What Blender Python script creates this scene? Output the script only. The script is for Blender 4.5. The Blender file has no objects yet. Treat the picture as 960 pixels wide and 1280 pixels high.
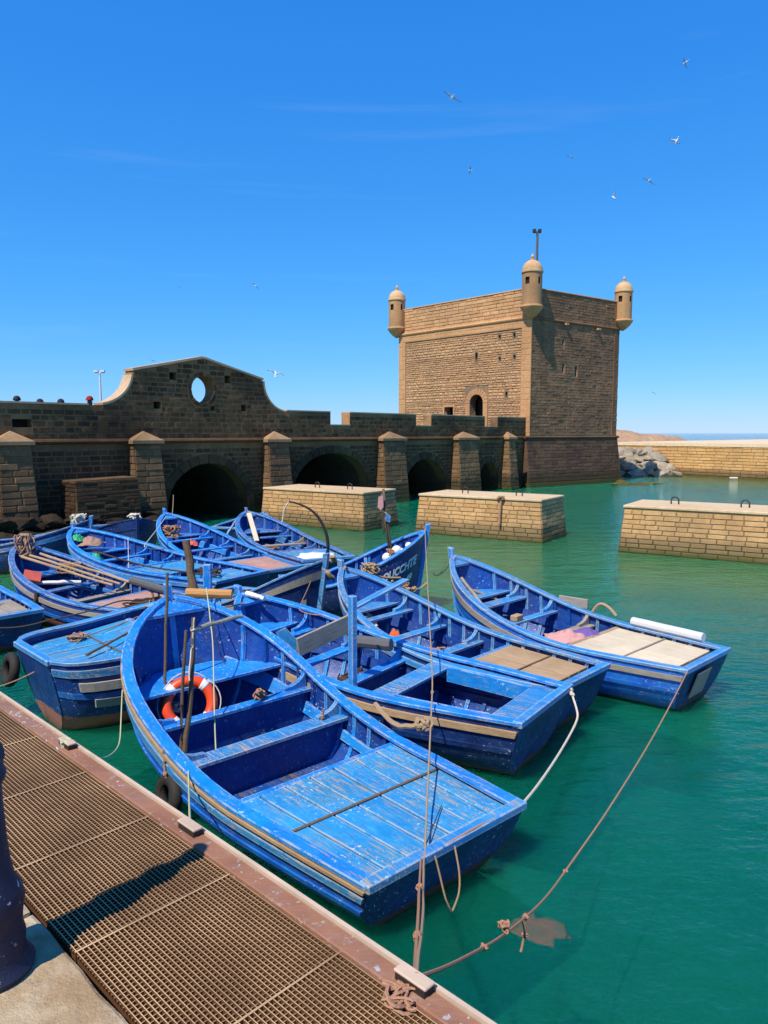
import bpy, bmesh, math, random
from mathutils import Vector, Matrix, noise as mnoise
random.seed(7)
R = math.radians
scene = bpy.context.scene
col = scene.collection

# ------------------------------------------------------------------ camera
FPX = 924.0                       # focal length in photo pixels (960 x 1280)
PITCH = math.atan(99 / FPX)
CZ = 2.95                         # eye above the water (z = 0)
cam = bpy.data.cameras.new('camera')
cam.sensor_fit = 'VERTICAL'; cam.sensor_height = 36.0; cam.lens = FPX / 1280 * 36
cam.clip_start = 0.05; cam.clip_end = 20000
cam_o = bpy.data.objects.new('camera', cam); col.objects.link(cam_o)
cam_o.location = (0, 0, CZ); cam_o.rotation_euler = (R(90) - PITCH, 0, 0)
scene.camera = cam_o
scene.render.resolution_x = 768; scene.render.resolution_y = 1024

# ------------------------------------------------------------------ light
SUN_EL = 56.0
SDX, SDY = 0.595, 0.804             # horizontal direction in which shadows fall
world = bpy.data.worlds.new('World'); scene.world = world; world.use_nodes = True
wn = world.node_tree; wn.nodes.clear()
sky = wn.nodes.new('ShaderNodeTexSky'); sky.sky_type = 'NISHITA'; sky.sun_disc = False
sky.sun_elevation = R(SUN_EL); sky.sun_rotation = math.atan2(-SDX, -SDY)
sky.altitude = 0; sky.air_density = 1.0; sky.dust_density = 0.0; sky.ozone_density = 6.0
# one tone curve for the whole dome: the deep clear blue a phone records
sep = wn.nodes.new('ShaderNodeSeparateColor'); comb = wn.nodes.new('ShaderNodeCombineColor'); wn.links.new(sky.outputs[0], sep.inputs[0])
for i, (k, ref, p) in enumerate(((1.6, 3.7, 1.25), (4.9, 5.7, .68), (9.2, 7.3, .36))):
    dv = wn.nodes.new('ShaderNodeMath'); dv.operation = 'DIVIDE'; dv.inputs[1].default_value = ref; wn.links.new(sep.outputs[i], dv.inputs[0])
    pw = wn.nodes.new('ShaderNodeMath'); pw.operation = 'POWER'; pw.inputs[1].default_value = p; wn.links.new(dv.outputs[0], pw.inputs[0])
    ml = wn.nodes.new('ShaderNodeMath'); ml.operation = 'MULTIPLY'; ml.inputs[1].default_value = k; wn.links.new(pw.outputs[0], ml.inputs[0])
    wn.links.new(ml.outputs[0], comb.inputs[i])
# faint streaks of high cirrus
tc = wn.nodes.new('ShaderNodeTexCoord')
mp = wn.nodes.new('ShaderNodeMapping'); mp.inputs['Rotation'].default_value = (0, R(10), R(25)); mp.inputs['Scale'].default_value = (1.2, 5, 26)
wn.links.new(tc.outputs['Generated'], mp.inputs['Vector'])
cn = wn.nodes.new('ShaderNodeTexNoise'); cn.inputs['Scale'].default_value = 1.3; cn.inputs['Detail'].default_value = 5; cn.inputs['Roughness'].default_value = .55
wn.links.new(mp.outputs[0], cn.inputs['Vector'])
cr = wn.nodes.new('ShaderNodeMapRange'); cr.inputs[1].default_value = .60; cr.inputs[2].default_value = .85; cr.inputs[3].default_value = 0; cr.inputs[4].default_value = .07
wn.links.new(cn.outputs[0], cr.inputs[0])
cm = wn.nodes.new('ShaderNodeMix'); cm.data_type = 'RGBA'
wn.links.new(cr.outputs[0], cm.inputs[0]); wn.links.new(comb.outputs[0], cm.inputs[6]); cm.inputs[7].default_value = (6.5, 7.5, 9, 1)
bg = wn.nodes.new('ShaderNodeBackground'); bg.inputs['Strength'].default_value = 0.095
wo = wn.nodes.new('ShaderNodeOutputWorld')
wn.links.new(cm.outputs[2], bg.inputs['Color']); wn.links.new(bg.outputs[0], wo.inputs['Surface'])
sl = bpy.data.lights.new('sun', 'SUN'); sl.energy = 5.0; sl.angle = R(0.53); sl.color = (1.0, .90, .75)
so = bpy.data.objects.new('sun', sl); col.objects.link(so)
ce = math.cos(R(SUN_EL)); hl = math.hypot(SDX, SDY)
so.rotation_euler = Vector((SDX / hl * ce, SDY / hl * ce, -math.sin(R(SUN_EL)))).to_track_quat('-Z', 'Y').to_euler()
so.location = (-20, -30, 60)
scene.view_settings.view_transform = 'Standard'; scene.view_settings.look = 'None'
scene.view_settings.exposure = 0.32; scene.view_settings.gamma = 1.0
scene.view_settings.use_curve_mapping = False

# ------------------------------------------------------------------ helpers
def at(px, py, y):
    """world point seen at a photo pixel, standing at distance y"""
    a = (px - 480) / FPX; d = (py - 640) / FPX
    c, s = math.cos(PITCH), math.sin(PITCH)
    v = Vector((a, c - s * d, -s - c * d))
    return Vector((0, 0, CZ)) + v * (y / v.y)

def atz(px, py, z):
    a = (px - 480) / FPX; d = (py - 640) / FPX
    c, s = math.cos(PITCH), math.sin(PITCH)
    v = Vector((a, c - s * d, -s - c * d))
    return Vector((0, 0, CZ)) + v * ((z - CZ) / v.z)

def tag(o, label=None, cat=None, group=None, kind=None):
    if label: o['label'] = label
    if cat: o['category'] = cat
    if group: o['group'] = group
    if kind: o['kind'] = kind
    return o

def link_mesh(name, me, parent=None):
    o = bpy.data.objects.new(name, me); col.objects.link(o)
    if parent is not None: o.parent = parent
    return o

def empty(name, loc=(0, 0, 0), rz=0):
    o = bpy.data.objects.new(name, None); col.objects.link(o)
    o.location = loc; o.rotation_euler = (0, 0, rz); o.empty_display_size = .2
    return o

class MB:
    def __init__(self): self.v = []; self.f = []; self.mi = []
    def add(self, verts, faces, mi=0):
        n = len(self.v); self.v += [tuple(x) for x in verts]
        self.f += [tuple(i + n for i in f) for f in faces]; self.mi += [mi] * len(faces)
        return self
    def hexa(self, p, mi=0):
        """p: 8 corners, bottom 4 ccw then top 4"""
        return self.add(p, [(3, 2, 1, 0), (4, 5, 6, 7), (0, 1, 5, 4), (1, 2, 6, 5), (2, 3, 7, 6), (3, 0, 4, 7)], mi)
    def box(self, c, s, mi=0, mat=None):
        x, y, z = s[0] / 2, s[1] / 2, s[2] / 2
        p = [Vector(q) for q in ((-x, -y, -z), (x, -y, -z), (x, y, -z), (-x, y, -z), (-x, -y, z), (x, -y, z), (x, y, z), (-x, y, z))]
        if mat is not None: p = [mat @ q for q in p]
        c = Vector(c); return self.hexa([q + c for q in p], mi)
    def loft(self, rings, mi=0, closed=True, cap=True):
        n = len(rings[0]); base = len(self.v)
        for r in rings: self.v += [tuple(q) for q in r]
        for i in range(len(rings) - 1):
            for j in range(n if closed else n - 1):
                a = base + i * n + j; b = base + i * n + (j + 1) % n
                self.f.append((a, b, b + n, a + n)); self.mi.append(mi)
        if cap and closed:
            self.f.append(tuple(base + j for j in reversed(range(n)))); self.mi.append(mi)
            self.f.append(tuple(base + (len(rings) - 1) * n + j for j in range(n))); self.mi.append(mi)
        return self
    def tube(self, path, r, n=7, mi=0, cap=True):
        path = [Vector(p) for p in path]; rings = []; up = Vector((0, 0, 1))
        for i, p in enumerate(path):
            t = (path[min(i + 1, len(path) - 1)] - path[max(i - 1, 0)])
            if t.length < 1e-9: t = Vector((0, 0, 1))
            t.normalize()
            s = t.cross(up)
            if s.length < .05: s = t.cross(Vector((1, 0, 0)))
            s.normalize(); w = s.cross(t)
            rr = r[i] if isinstance(r, (list, tuple)) else r
            rings.append([p + (s * math.cos(a) + w * math.sin(a)) * rr for a in [2 * math.pi * k / n for k in range(n)]])
        return self.loft(rings, mi, True, cap)
    def strip(self, path, wv, hv, w, h, mi=0):
        """rect section beam: path points, width dir / height dir (vector or list)"""
        rings = []
        for i, p in enumerate(path):
            p = Vector(p); a = Vector(wv[i] if isinstance(wv, list) else wv); b = Vector(hv[i] if isinstance(hv, list) else hv)
            ww = w[i] if isinstance(w, list) else w
            rings.append([p - a * ww / 2 - b * h / 2, p + a * ww / 2 - b * h / 2, p + a * ww / 2 + b * h / 2, p - a * ww / 2 + b * h / 2])
        return self.loft(rings, mi)
    def lathe(self, prof, n=24, c=(0, 0, 0), mi=0, skip=None):
        c = Vector(c); base = len(self.v)
        for r, z in prof:
            for k in range(n):
                a = 2 * math.pi * k / n
                self.v.append(tuple(c + Vector((r * math.cos(a), r * math.sin(a), z))))
        for i in range(len(prof) - 1):
            for k in range(n):
                if skip and skip(i, k): continue
                a = base + i * n + k; b = base + i * n + (k + 1) % n
                self.f.append((a, b, b + n, a + n)); self.mi.append(mi)
        return self
    def build(self, name, mat, parent=None, smooth=False, bevel=0):
        me = bpy.data.meshes.new(name); me.from_pydata(self.v, [], self.f)
        for m in (mat if isinstance(mat, (list, tuple)) else [mat]): me.materials.append(m)
        if any(self.mi): me.polygons.foreach_set('material_index', self.mi)
        bm = bmesh.new(); bm.from_mesh(me); bmesh.ops.recalc_face_normals(bm, faces=bm.faces); bm.to_mesh(me); bm.free()
        if smooth:
            me.polygons.foreach_set('use_smooth', [True] * len(me.polygons))
            if smooth != 'all':
                me.set_sharp_from_angle(angle=R(38))
        me.update()
        o = link_mesh(name, me, parent)
        if bevel:
            b = o.modifiers.new('bevel', 'BEVEL'); b.width = bevel; b.segments = 1; b.limit_method = 'ANGLE'; b.angle_limit = R(40)
        return o

def extrude_outline(outlines, depth):
    """flat outlines (holes allowed) -> solid mesh, front at z=0, back at z=-depth"""
    cu = bpy.data.curves.new('tmp', 'CURVE'); cu.dimensions = '2D'; cu.fill_mode = 'BOTH'; cu.extrude = depth / 2
    for o in outlines:
        s = cu.splines.new('POLY'); s.points.add(len(o) - 1); s.use_cyclic_u = True
        for p, q in zip(s.points, o): p.co = (q[0], q[1], 0, 1)
    ob = bpy.data.objects.new('tmp', cu); col.objects.link(ob)
    dg = bpy.context.evaluated_depsgraph_get()
    me = bpy.data.meshes.new_from_object(ob.evaluated_get(dg))
    bpy.data.objects.remove(ob); bpy.data.curves.remove(cu)
    me.transform(Matrix.Translation((0, 0, -depth / 2)))
    return me

# ------------------------------------------------------------------ materials
class NB:
    def __init__(self, name):
        self.m = bpy.data.materials.new(name); self.m.use_nodes = True
        self.t = self.m.node_tree; self.t.nodes.clear()
        self.out = self.t.nodes.new('ShaderNodeOutputMaterial')
        self.tc = self.t.nodes.new('ShaderNodeTexCoord')
    def n(self, ty, **kw):
        o = self.t.nodes.new(ty)
        for k, v in kw.items(): setattr(o, k, v)
        return o
    def l(self, a, b): self.t.links.new(a, b)
    def noise(self, scale, detail=4, rough=.55, vec=None, stretch=None, coord='Object'):
        o = self.n('ShaderNodeTexNoise'); o.inputs['Scale'].default_value = scale; o.inputs['Detail'].default_value = detail; o.inputs['Roughness'].default_value = rough
        src = vec or self.tc.outputs[coord]
        if stretch:
            mp = self.n('ShaderNodeMapping'); mp.inputs['Scale'].default_value = stretch; self.l(src, mp.inputs['Vector']); src = mp.outputs[0]
        self.l(src, o.inputs['Vector']); return o.outputs[0]
    def ramp(self, fac, stops, interp='LINEAR'):
        o = self.n('ShaderNodeValToRGB'); o.color_ramp.interpolation = interp; e = o.color_ramp.elements
        while len(e) < len(stops): e.new(.5)
        for x, (p, c) in zip(e, stops): x.position = p; x.color = (*c, 1) if len(c) == 3 else c
        self.l(fac, o.inputs[0]); return o.outputs[0]
    def rng(self, v, a, b, c=0., d=1.):
        o = self.n('ShaderNodeMapRange'); o.inputs[1].default_value = a; o.inputs[2].default_value = b; o.inputs[3].default_value = c; o.inputs[4].default_value = d
        self.l(v, o.inputs[0]); return o.outputs[0]
    def mix(self, f, a, b, mode='MIX'):
        o = self.n('ShaderNodeMix', data_type='RGBA', blend_type=mode)
        for s, v in ((o.inputs[0], f), (o.inputs[6], a), (o.inputs[7], b)):
            if hasattr(v, 'is_linked') or hasattr(v, 'links'): self.l(v, s)
            elif isinstance(v, (int, float)): s.default_value = v
            else: s.default_value = (*v, 1)
        return o.outputs[2]
    def math(self, op, a, b=0.):
        o = self.n('ShaderNodeMath', operation=op)
        for s, v in ((o.inputs[0], a), (o.inputs[1], b)):
            if isinstance(v, (int, float)): s.default_value = v
            else: self.l(v, s)
        return o.outputs[0]
    def rand(self):
        g = self.n('ShaderNodeNewGeometry'); oi = self.n('ShaderNodeObjectInfo')
        a = self.math('ADD', g.outputs['Random Per Island'], oi.outputs['Random'])
        return self.math('FRACT', a)
    def posz(self):
        g = self.n('ShaderNodeNewGeometry'); s = self.n('ShaderNodeSeparateXYZ'); self.l(g.outputs['Position'], s.inputs[0]); return s.outputs[2]
    def bump(self, h, strength=.3, dist=.02):
        o = self.n('ShaderNodeBump'); o.inputs['Strength'].default_value = strength; o.inputs['Distance'].default_value = dist
        self.l(h, o.inputs['Height']); return o.outputs[0]
    def pbr(self, colr, rough=.6, spec=.4, metal=0., normal=None):
        b = self.n('ShaderNodeBsdfPrincipled')
        for k, v in (('Base Color', colr), ('Roughness', rough), ('Specular IOR Level', spec), ('Metallic', metal)):
            s = b.inputs[k]
            if isinstance(v, (int, float)): s.default_value = v
            elif isinstance(v, tuple): s.default_value = (*v, 1)
            else: self.l(v, s)
        if normal is not None: self.l(normal, b.inputs['Normal'])
        self.l(b.outputs[0], self.out.inputs[0]); return self.m

def paint(name, c1, c2, worn=(.40, .35, .29), wear=.5, chips=.5, rough=.42, stretch=(1.2, 13, 13), tide=False, under=None, dirt=.35, zline=.07, bleach=.40, edge=0.):
    b = NB(name)
    base = b.mix(b.rng(b.noise(3.5, 5), .35, .65), c1, c2)
    base = b.mix(b.rng(b.rand(), 0, 1, 0, .28), base, tuple(x * .62 for x in c1))
    # sun bleach and grime
    base = b.mix(b.rng(b.noise(1.7, 6, .65), .48, .75, 0, dirt), base, (.03, .045, .07))
    base = b.mix(b.rng(b.noise(9, 6, .7, stretch=(1, 2, 2)), .50, .74, 0, bleach), base, tuple(min(1, x * .8 + y) for x, y in zip(c2, (.03, .10, .14))))
    # flaked paint: bare wood
    wm = b.math('MULTIPLY', b.rng(b.noise(3.4, 10, .78, stretch=stretch), .62 - .10 * wear, .66 - .10 * wear), b.rng(b.noise(1.6, 4), .42 , .58))
    wc = b.mix(b.rng(b.noise(14, 5, .6, stretch=stretch), .3, .7), tuple(x * .55 for x in worn), worn)
    base = b.mix(wm, base, wc)
    if edge:      # paint rubbed off along the corners
        bv = b.n('ShaderNodeBevel'); bv.samples = 4; bv.inputs[0].default_value = .016
        gg = b.n('ShaderNodeNewGeometry'); dt = b.n('ShaderNodeVectorMath', operation='DOT_PRODUCT'); b.l(bv.outputs[0], dt.inputs[0]); b.l(gg.outputs['Normal'], dt.inputs[1])
        em = b.math('MULTIPLY', b.rng(dt.outputs['Value'], .985, .90, 0, 1), b.rng(b.noise(7, 8, .75, stretch=(1, 2, 2)), .56 - .14 * edge, .62 - .14 * edge))
        base = b.mix(em, base, b.mix(b.rng(b.noise(3, 4), .4, .6), (.52, .47, .40), (.40, .52, .60)))
    # chips and splashes
    cmk = b.math('MULTIPLY', b.rng(b.noise(34, 3, .6), .68 - .05 * chips, .71 - .05 * chips), b.rng(b.noise(2.6, 3), .45, .6))
    base = b.mix(cmk, base, (.44, .52, .56))
    if tide:
        z = b.posz(); zz = b.math('ADD', z, b.rng(b.noise(2.5, 5), 0, 1, -.06, .06))
        if under: base = b.mix(b.rng(zz, zline, zline + .012, 1, 0), base, under)
        base = b.mix(b.rng(zz, .0, .13, .65, 0), base, (.03, .05, .025))
    h = b.math('ADD', b.noise(30, 4, .6, stretch=(.6, 3, 3)), b.math('MULTIPLY', wm, -.6))
    rg = b.rng(b.noise(8, 4), .3, .7, rough - .08, rough + .18)
    return b.pbr(base, rg, .45, 0, b.bump(h, .35, .01))

def wood(name, c1, c2, rough=.75, stretch=(1, 14, 14)):
    b = NB(name)
    base = b.mix(b.rng(b.noise(4, 7, .7, stretch=stretch), .3, .7), c1, c2)
    base = b.mix(b.rng(b.noise(1.6, 5), .5, .75, 0, .45), base, tuple(x * .45 for x in c1))
    base = b.mix(b.rng(b.rand(), 0, 1, 0, .3), base, tuple(x * .6 for x in c2))
    return b.pbr(base, rough, .25, 0, b.bump(b.noise(9, 6, .7, stretch=stretch), .5, .01))

def stone(name, tones, stain=(.03, .025, .02), stain_amt=.5, grain=22, tide=0., wet=(.035, .03, .016), bump=.6, low=None, streak=.35, sscale=.45):
    b = NB(name)
    n = len(tones)
    base = b.ramp(b.rand(), [(i / max(1, n - 1), t) for i, t in enumerate(tones)])
    base = b.mix(b.rng(b.noise(grain * .35, 6, .65), .3, .72, 0, .55), base, tuple(x * .55 for x in tones[0]))
    base = b.mix(b.rng(b.noise(grain, 5, .7), .5, .8, 0, .35), base, tuple(min(1, x * 1.5) for x in tones[-1]))
    sm = b.math('MULTIPLY', b.rng(b.noise(sscale, 6, .62, coord='Object'), .44, .66), 1.0)
    base = b.mix(b.math('MULTIPLY', sm, stain_amt), base, stain)
    st = b.rng(b.noise(.9, 5, .6, stretch=(1.6, 1.6, .14)), .5, .72, 0, streak)
    base = b.mix(st, base, tuple(x * .8 for x in stain))
    if low:
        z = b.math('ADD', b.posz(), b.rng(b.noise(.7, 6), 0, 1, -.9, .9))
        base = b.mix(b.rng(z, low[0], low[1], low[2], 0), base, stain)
    if tide:
        z = b.math('ADD', b.posz(), b.rng(b.noise(1.3, 6, .65), 0, 1, -.28 * tide, .28 * tide))
        base = b.mix(b.rng(z, tide * .75, tide * 1.25, .82, 0), base, wet)
        base = b.mix(b.rng(z, tide * .1, tide * .55, .8, 0), base, (.045, .055, .012))
    rg = b.rng(b.noise(6, 3), .3, .7, .72, .95)
    return b.pbr(base, rg, .2, 0, b.bump(b.noise(grain, 8, .68), bump, .03))

def plain(name, c, rough=.6, spec=.4, metal=0., var=.35, scale=12, bump=.15):
    b = NB(name)
    base = b.mix(b.rng(b.noise(scale, 5, .6), .35, .7, 0, var), c, tuple(x * .45 for x in c))
    base = b.mix(b.rng(b.rand(), 0, 1, 0, .18), base, tuple(min(1, x * 1.4 + .01) for x in c))
    return b.pbr(base, rough, spec, metal, b.bump(b.noise(scale * 3, 4), bump, .006))

AZ1, AZ2 = (.002, .17, .58), (.007, .26, .71)
COB1, COB2 = (.001, .032, .22), (.002, .06, .33)
NAV1, NAV2 = (.003, .016, .095), (.004, .034, .18)
MT = {}
MT['azure'] = paint('azure_paint', AZ1, AZ2, wear=.62, chips=.9, edge=.75)
MT['azure_worn'] = paint('worn_azure_paint', (.010, .18, .50), (.04, .28, .60), worn=(.46, .40, .33), wear=.95, chips=1.0, dirt=.5, bleach=.6, edge=1.1)
MT['azure_deck'] = paint('deck_azure_paint', (.012, .21, .50), (.04, .32, .60), worn=(.38, .36, .33), wear=.95, chips=1.3, dirt=.5, bleach=.8, edge=.9)
MT['azure_dull'] = paint('faded_dull_blue_paint', (.006, .11, .38), (.02, .18, .50), worn=(.42, .37, .31), wear=.9, chips=.9, dirt=.6, bleach=.5, edge=1.0)
MT['cobalt'] = paint('cobalt_paint', COB1, COB2, wear=.35, chips=.7, dirt=.55)
MT['floor'] = paint('grimy_floor_paint', (.004, .05, .26), (.01, .09, .36), worn=(.20, .15, .11), wear=1.2, chips=.6, dirt=.9, rough=.35)
MT['hull_mid'] = paint('mid_blue_hull_paint', (.006, .07, .36), (.012, .14, .5), wear=.45, chips=1.1, tide=True, under=(.10, .025, .018), zline=.03)
MT['hull_navy'] = paint('navy_hull_paint', NAV1, NAV2, wear=.2, chips=.6, tide=True, under=(.13, .035, .025), zline=.06)
MT['hull_red'] = paint('navy_hull_red_bottom', (.004, .03, .2), (.006, .06, .3), wear=.25, chips=.6, tide=True, under=(.34, .13, .10), zline=.20)
MT['hull_bright'] = paint('bright_blue_hull_paint', (.006, .10, .5), (.012, .19, .66), wear=.35, chips=1.0, tide=True, under=(.05, .04, .04), zline=.02)
MT['navy'] = paint('navy_paint', NAV1, NAV2, wear=.25, chips=.5)
MT['grey_wood'] = wood('weathered_grey_wood', (.20, .17, .14), (.40, .36, .30))
MT['pale_grey_wood'] = wood('pale_weathered_wood', (.34, .32, .28), (.56, .53, .47))
MT['tan_wood'] = wood('bare_tan_wood', (.30, .19, .10), (.50, .35, .20))
MT['pale_ply'] = wood('pale_plywood', (.55, .45, .30), (.70, .60, .44), stretch=(1, 4, 4))
MT['pink_deck'] = paint('faded_pink_deck', (.42, .20, .15), (.50, .30, .24), worn=(.30, .22, .16), wear=.7, chips=.8, rough=.7)
MT['orange_wood'] = wood('orange_varnished_wood', (.42, .19, .05), (.56, .30, .10), rough=.5)
MT['dark_wood'] = wood('dark_stick_wood', (.09, .055, .03), (.19, .13, .08))
MT['rope_tan'] = plain('tan_rope', (.36, .25, .15), .9, .1, scale=60, bump=.6)
MT['rope_pink'] = plain('rusty_pink_rope', (.37, .20, .125), .9, .1, scale=60, bump=.6)
MT['rope_white'] = plain('pale_rope', (.58, .52, .42), .9, .1, scale=60, bump=.6)
MT['rope_green'] = plain('pale_green_line', (.42, .45, .28), .9, .1, scale=60)
MT['rope_dark'] = plain('dark_rope', (.07, .05, .04), .9, .1, scale=60)
MT['rubber'] = plain('tyre_rubber', (.022, .02, .019), .75, .3, scale=25, bump=.4)
MT['hose'] = plain('grey_rubber_roll', (.09, .09, .095), .55, .4)
MT['pvc'] = plain('grey_white_pipe', (.55, .56, .58), .45, .4, var=.2)
MT['buoy_orange'] = plain('orange_plastic', (.72, .065, .012), .38, .5, var=.2, scale=8)
MT['white_tape'] = plain('white_tape', (.72, .70, .66), .5, .4, var=.2)
MT['cloth_orange'] = plain('orange_cloth', (.62, .12, .03), .9, .1, scale=20)
MT['cloth_pink'] = plain('pink_cloth', (.52, .27, .25), .9, .1, scale=26)
MT['cloth_violet'] = plain('violet_cloth', (.14, .09, .30), .9, .1, scale=26)
MT['cloth_red'] = plain('faded_red_plastic', (.50, .10, .07), .6, .3)
MT['green'] = plain('green_plastic', (.02, .30, .12), .5, .4)
MT['net'] = plain('tangled_net', (.32, .20, .15), .9, .1, scale=40)
MT['float'] = plain('white_float', (.68, .66, .6), .6, .3, var=.3)
MT['rust'] = paint('rusty_steel', (.21, .09, .05), (.30, .14, .08), worn=(.46, .36, .28), wear=.7, chips=1.2, rough=.75, bleach=.3, stretch=(4, 4, 4))
MT['rust_edge'] = plain('pale_edge_strip', (.50, .38, .28), .7, .3, var=.5, scale=9)
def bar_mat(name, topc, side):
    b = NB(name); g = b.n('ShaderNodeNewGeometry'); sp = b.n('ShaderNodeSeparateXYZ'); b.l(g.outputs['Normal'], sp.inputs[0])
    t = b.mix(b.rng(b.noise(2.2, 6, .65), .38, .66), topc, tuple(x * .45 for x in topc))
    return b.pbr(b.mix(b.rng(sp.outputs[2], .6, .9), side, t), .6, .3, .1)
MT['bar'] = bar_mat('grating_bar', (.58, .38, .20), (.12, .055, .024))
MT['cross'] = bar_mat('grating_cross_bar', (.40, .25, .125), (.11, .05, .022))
MT['iron_navy'] = paint('navy_cast_iron', (.004, .005, .024), (.006, .008, .035), worn=(.06, .08, .16), wear=.15, chips=.7, rough=.5, bleach=.04, dirt=.2, stretch=(6, 6, 6))
MT['iron'] = plain('dark_iron', (.05, .035, .03), .7, .4, .5)
MT['letter'] = plain('white_lettering', (.62, .66, .70), .6, .3, var=.5, scale=18)
MT['pole_white'] = plain('white_steel', (.62, .64, .66), .5, .4, var=.15)
MT['grey_gull'] = plain('grey_feathers', (.33, .33, .35), .8, .1, var=.2)
MT['white_gull'] = plain('white_feathers', (.72, .72, .72), .8, .1, var=.1)
MT['skin'] = plain('skin', (.25, .12, .075), .6, .3, var=.1)
MT['hat_red'] = plain('red_cap_cloth', (.30, .03, .03), .9, .1)
MT['hat_dark'] = plain('dark_cap_cloth', (.03, .035, .055), .9, .1)
MT['hair'] = plain('dark_hair', (.012, .01, .009), .7, .3)
MT['shirt'] = plain('grey_shirt', (.18, .17, .17), .9, .1)
MT['shade_in'] = plain('interior_shade', (.03, .024, .018), .95, .05)  # near-black that stands for the shade inside wall openings

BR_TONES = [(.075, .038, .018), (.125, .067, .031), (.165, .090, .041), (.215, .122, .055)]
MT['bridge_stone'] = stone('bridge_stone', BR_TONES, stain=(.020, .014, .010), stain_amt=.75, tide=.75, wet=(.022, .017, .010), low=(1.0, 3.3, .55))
MT['bridge_mortar'] = stone('bridge_mortar', [(.24, .135, .062), (.28, .162, .075)], stain=(.05, .028, .014), stain_amt=.75, low=(1.0, 3.3, .5), tide=.75, wet=(.03, .023, .013))
MT['buttress_stone'] = stone('buttress_stone', [(.16, .09, .042), (.22, .128, .062), (.27, .16, .08)], stain=(.05, .033, .022), stain_amt=.5, tide=.75)
MT['coping'] = stone('coping_stone', [(.50, .342, .212), (.56, .396, .256)], stain=(.24, .153, .088), stain_amt=.35, streak=.1)
MT['cap'] = stone('buttress_cap_stone', [(.34, .207, .106), (.40, .252, .132)], stain=(.12, .070, .037), stain_amt=.6)
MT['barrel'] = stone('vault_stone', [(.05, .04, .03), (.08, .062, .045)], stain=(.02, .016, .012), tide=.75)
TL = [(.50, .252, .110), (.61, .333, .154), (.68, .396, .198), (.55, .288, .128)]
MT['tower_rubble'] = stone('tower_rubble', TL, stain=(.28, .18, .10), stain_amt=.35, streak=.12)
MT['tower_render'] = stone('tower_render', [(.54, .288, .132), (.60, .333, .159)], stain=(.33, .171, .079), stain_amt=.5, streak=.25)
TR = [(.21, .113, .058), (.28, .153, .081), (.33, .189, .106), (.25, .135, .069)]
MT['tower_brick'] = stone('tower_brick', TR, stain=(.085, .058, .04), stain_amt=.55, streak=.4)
MT['tower_base'] = stone('tower_base_stone', [(.08, .045, .029), (.12, .069, .041), (.16, .095, .056)], stain=(.045, .029, .025), stain_amt=.6, tide=.8, wet=(.05, .034, .018))
MT['tower_mortar'] = stone('tower_mortar', [(.28, .185, .11), (.31, .21, .125)], stain=(.12, .08, .05), stain_amt=.5)
MT['turret'] = stone('turret_stone', [(.44, .243, .110), (.53, .302, .146)], stain=(.20, .126, .075), stain_amt=.5)
MT['dome'] = stone('dome_plaster', [(.60, .385, .20), (.64, .42, .23)], stain=(.36, .215, .11), stain_amt=.5)
BK = [(.50, .279, .110), (.60, .347, .146), (.65, .396, .181), (.55, .310, .128)]
MT['block_stone'] = stone('mooring_block_stone', BK, stain=(.22, .155, .085), stain_amt=.45, tide=.42, wet=(.16, .115, .055), streak=.25)
MT['block_mortar'] = stone('mooring_block_mortar', [(.22, .145, .07), (.26, .175, .09)], stain=(.14, .09, .045), tide=.42)
MT['block_top'] = stone('mooring_block_top', [(.58, .43, .26), (.62, .47, .29)], stain=(.42, .28, .15), stain_amt=.5, streak=.05, bump=.3)
MT['break_stone'] = stone('breakwater_stone', [(.54, .306, .106), (.62, .369, .141), (.66, .414, .176)], stain=(.30, .180, .088), stain_amt=.35, tide=.5, wet=(.14, .086, .044), streak=.2)
MT['break_mortar'] = stone('breakwater_mortar', [(.24, .15, .07), (.27, .18, .09)], stain=(.15, .1, .05), tide=.5)
MT['break_top'] = stone('breakwater_top', [(.66, .52, .33), (.70, .56, .37)], stain=(.54, .4, .25), stain_amt=.4, streak=0.)
MT['boulder'] = stone('grey_boulder', [(.26, .22, .165), (.38, .325, .245), (.48, .41, .31)], stain=(.10, .072, .045), stain_amt=.5, grain=6, bump=.8)
MT['red_rock'] = stone('reddish_rock', [(.36, .22, .13), (.46, .31, .19), (.52, .37, .24)], stain=(.2, .12, .07), stain_amt=.4, grain=5)
MT['moss_rock'] = stone('weedy_rock', [(.085, .085, .018), (.14, .13, .03), (.07, .06, .02)], stain=(.03, .03, .01), stain_amt=.5, grain=9)
MT['flag'] = stone('pale_flagstone', [(.50, .40, .26), (.60, .49, .34), (.55, .44, .29)], stain=(.30, .20, .105), stain_amt=.9, grain=11, bump=.9, streak=0., sscale=3.2)
MT['flag_joint'] = stone('flag_joint', [(.17, .13, .09), (.22, .17, .12)], stain=(.1, .08, .06), streak=0.)
MT['under'] = stone('concrete_in_shade', [(.15, .075, .034), (.20, .105, .05)], stain=(.04, .02, .010), stain_amt=.9, streak=0., sscale=2.4)

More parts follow.
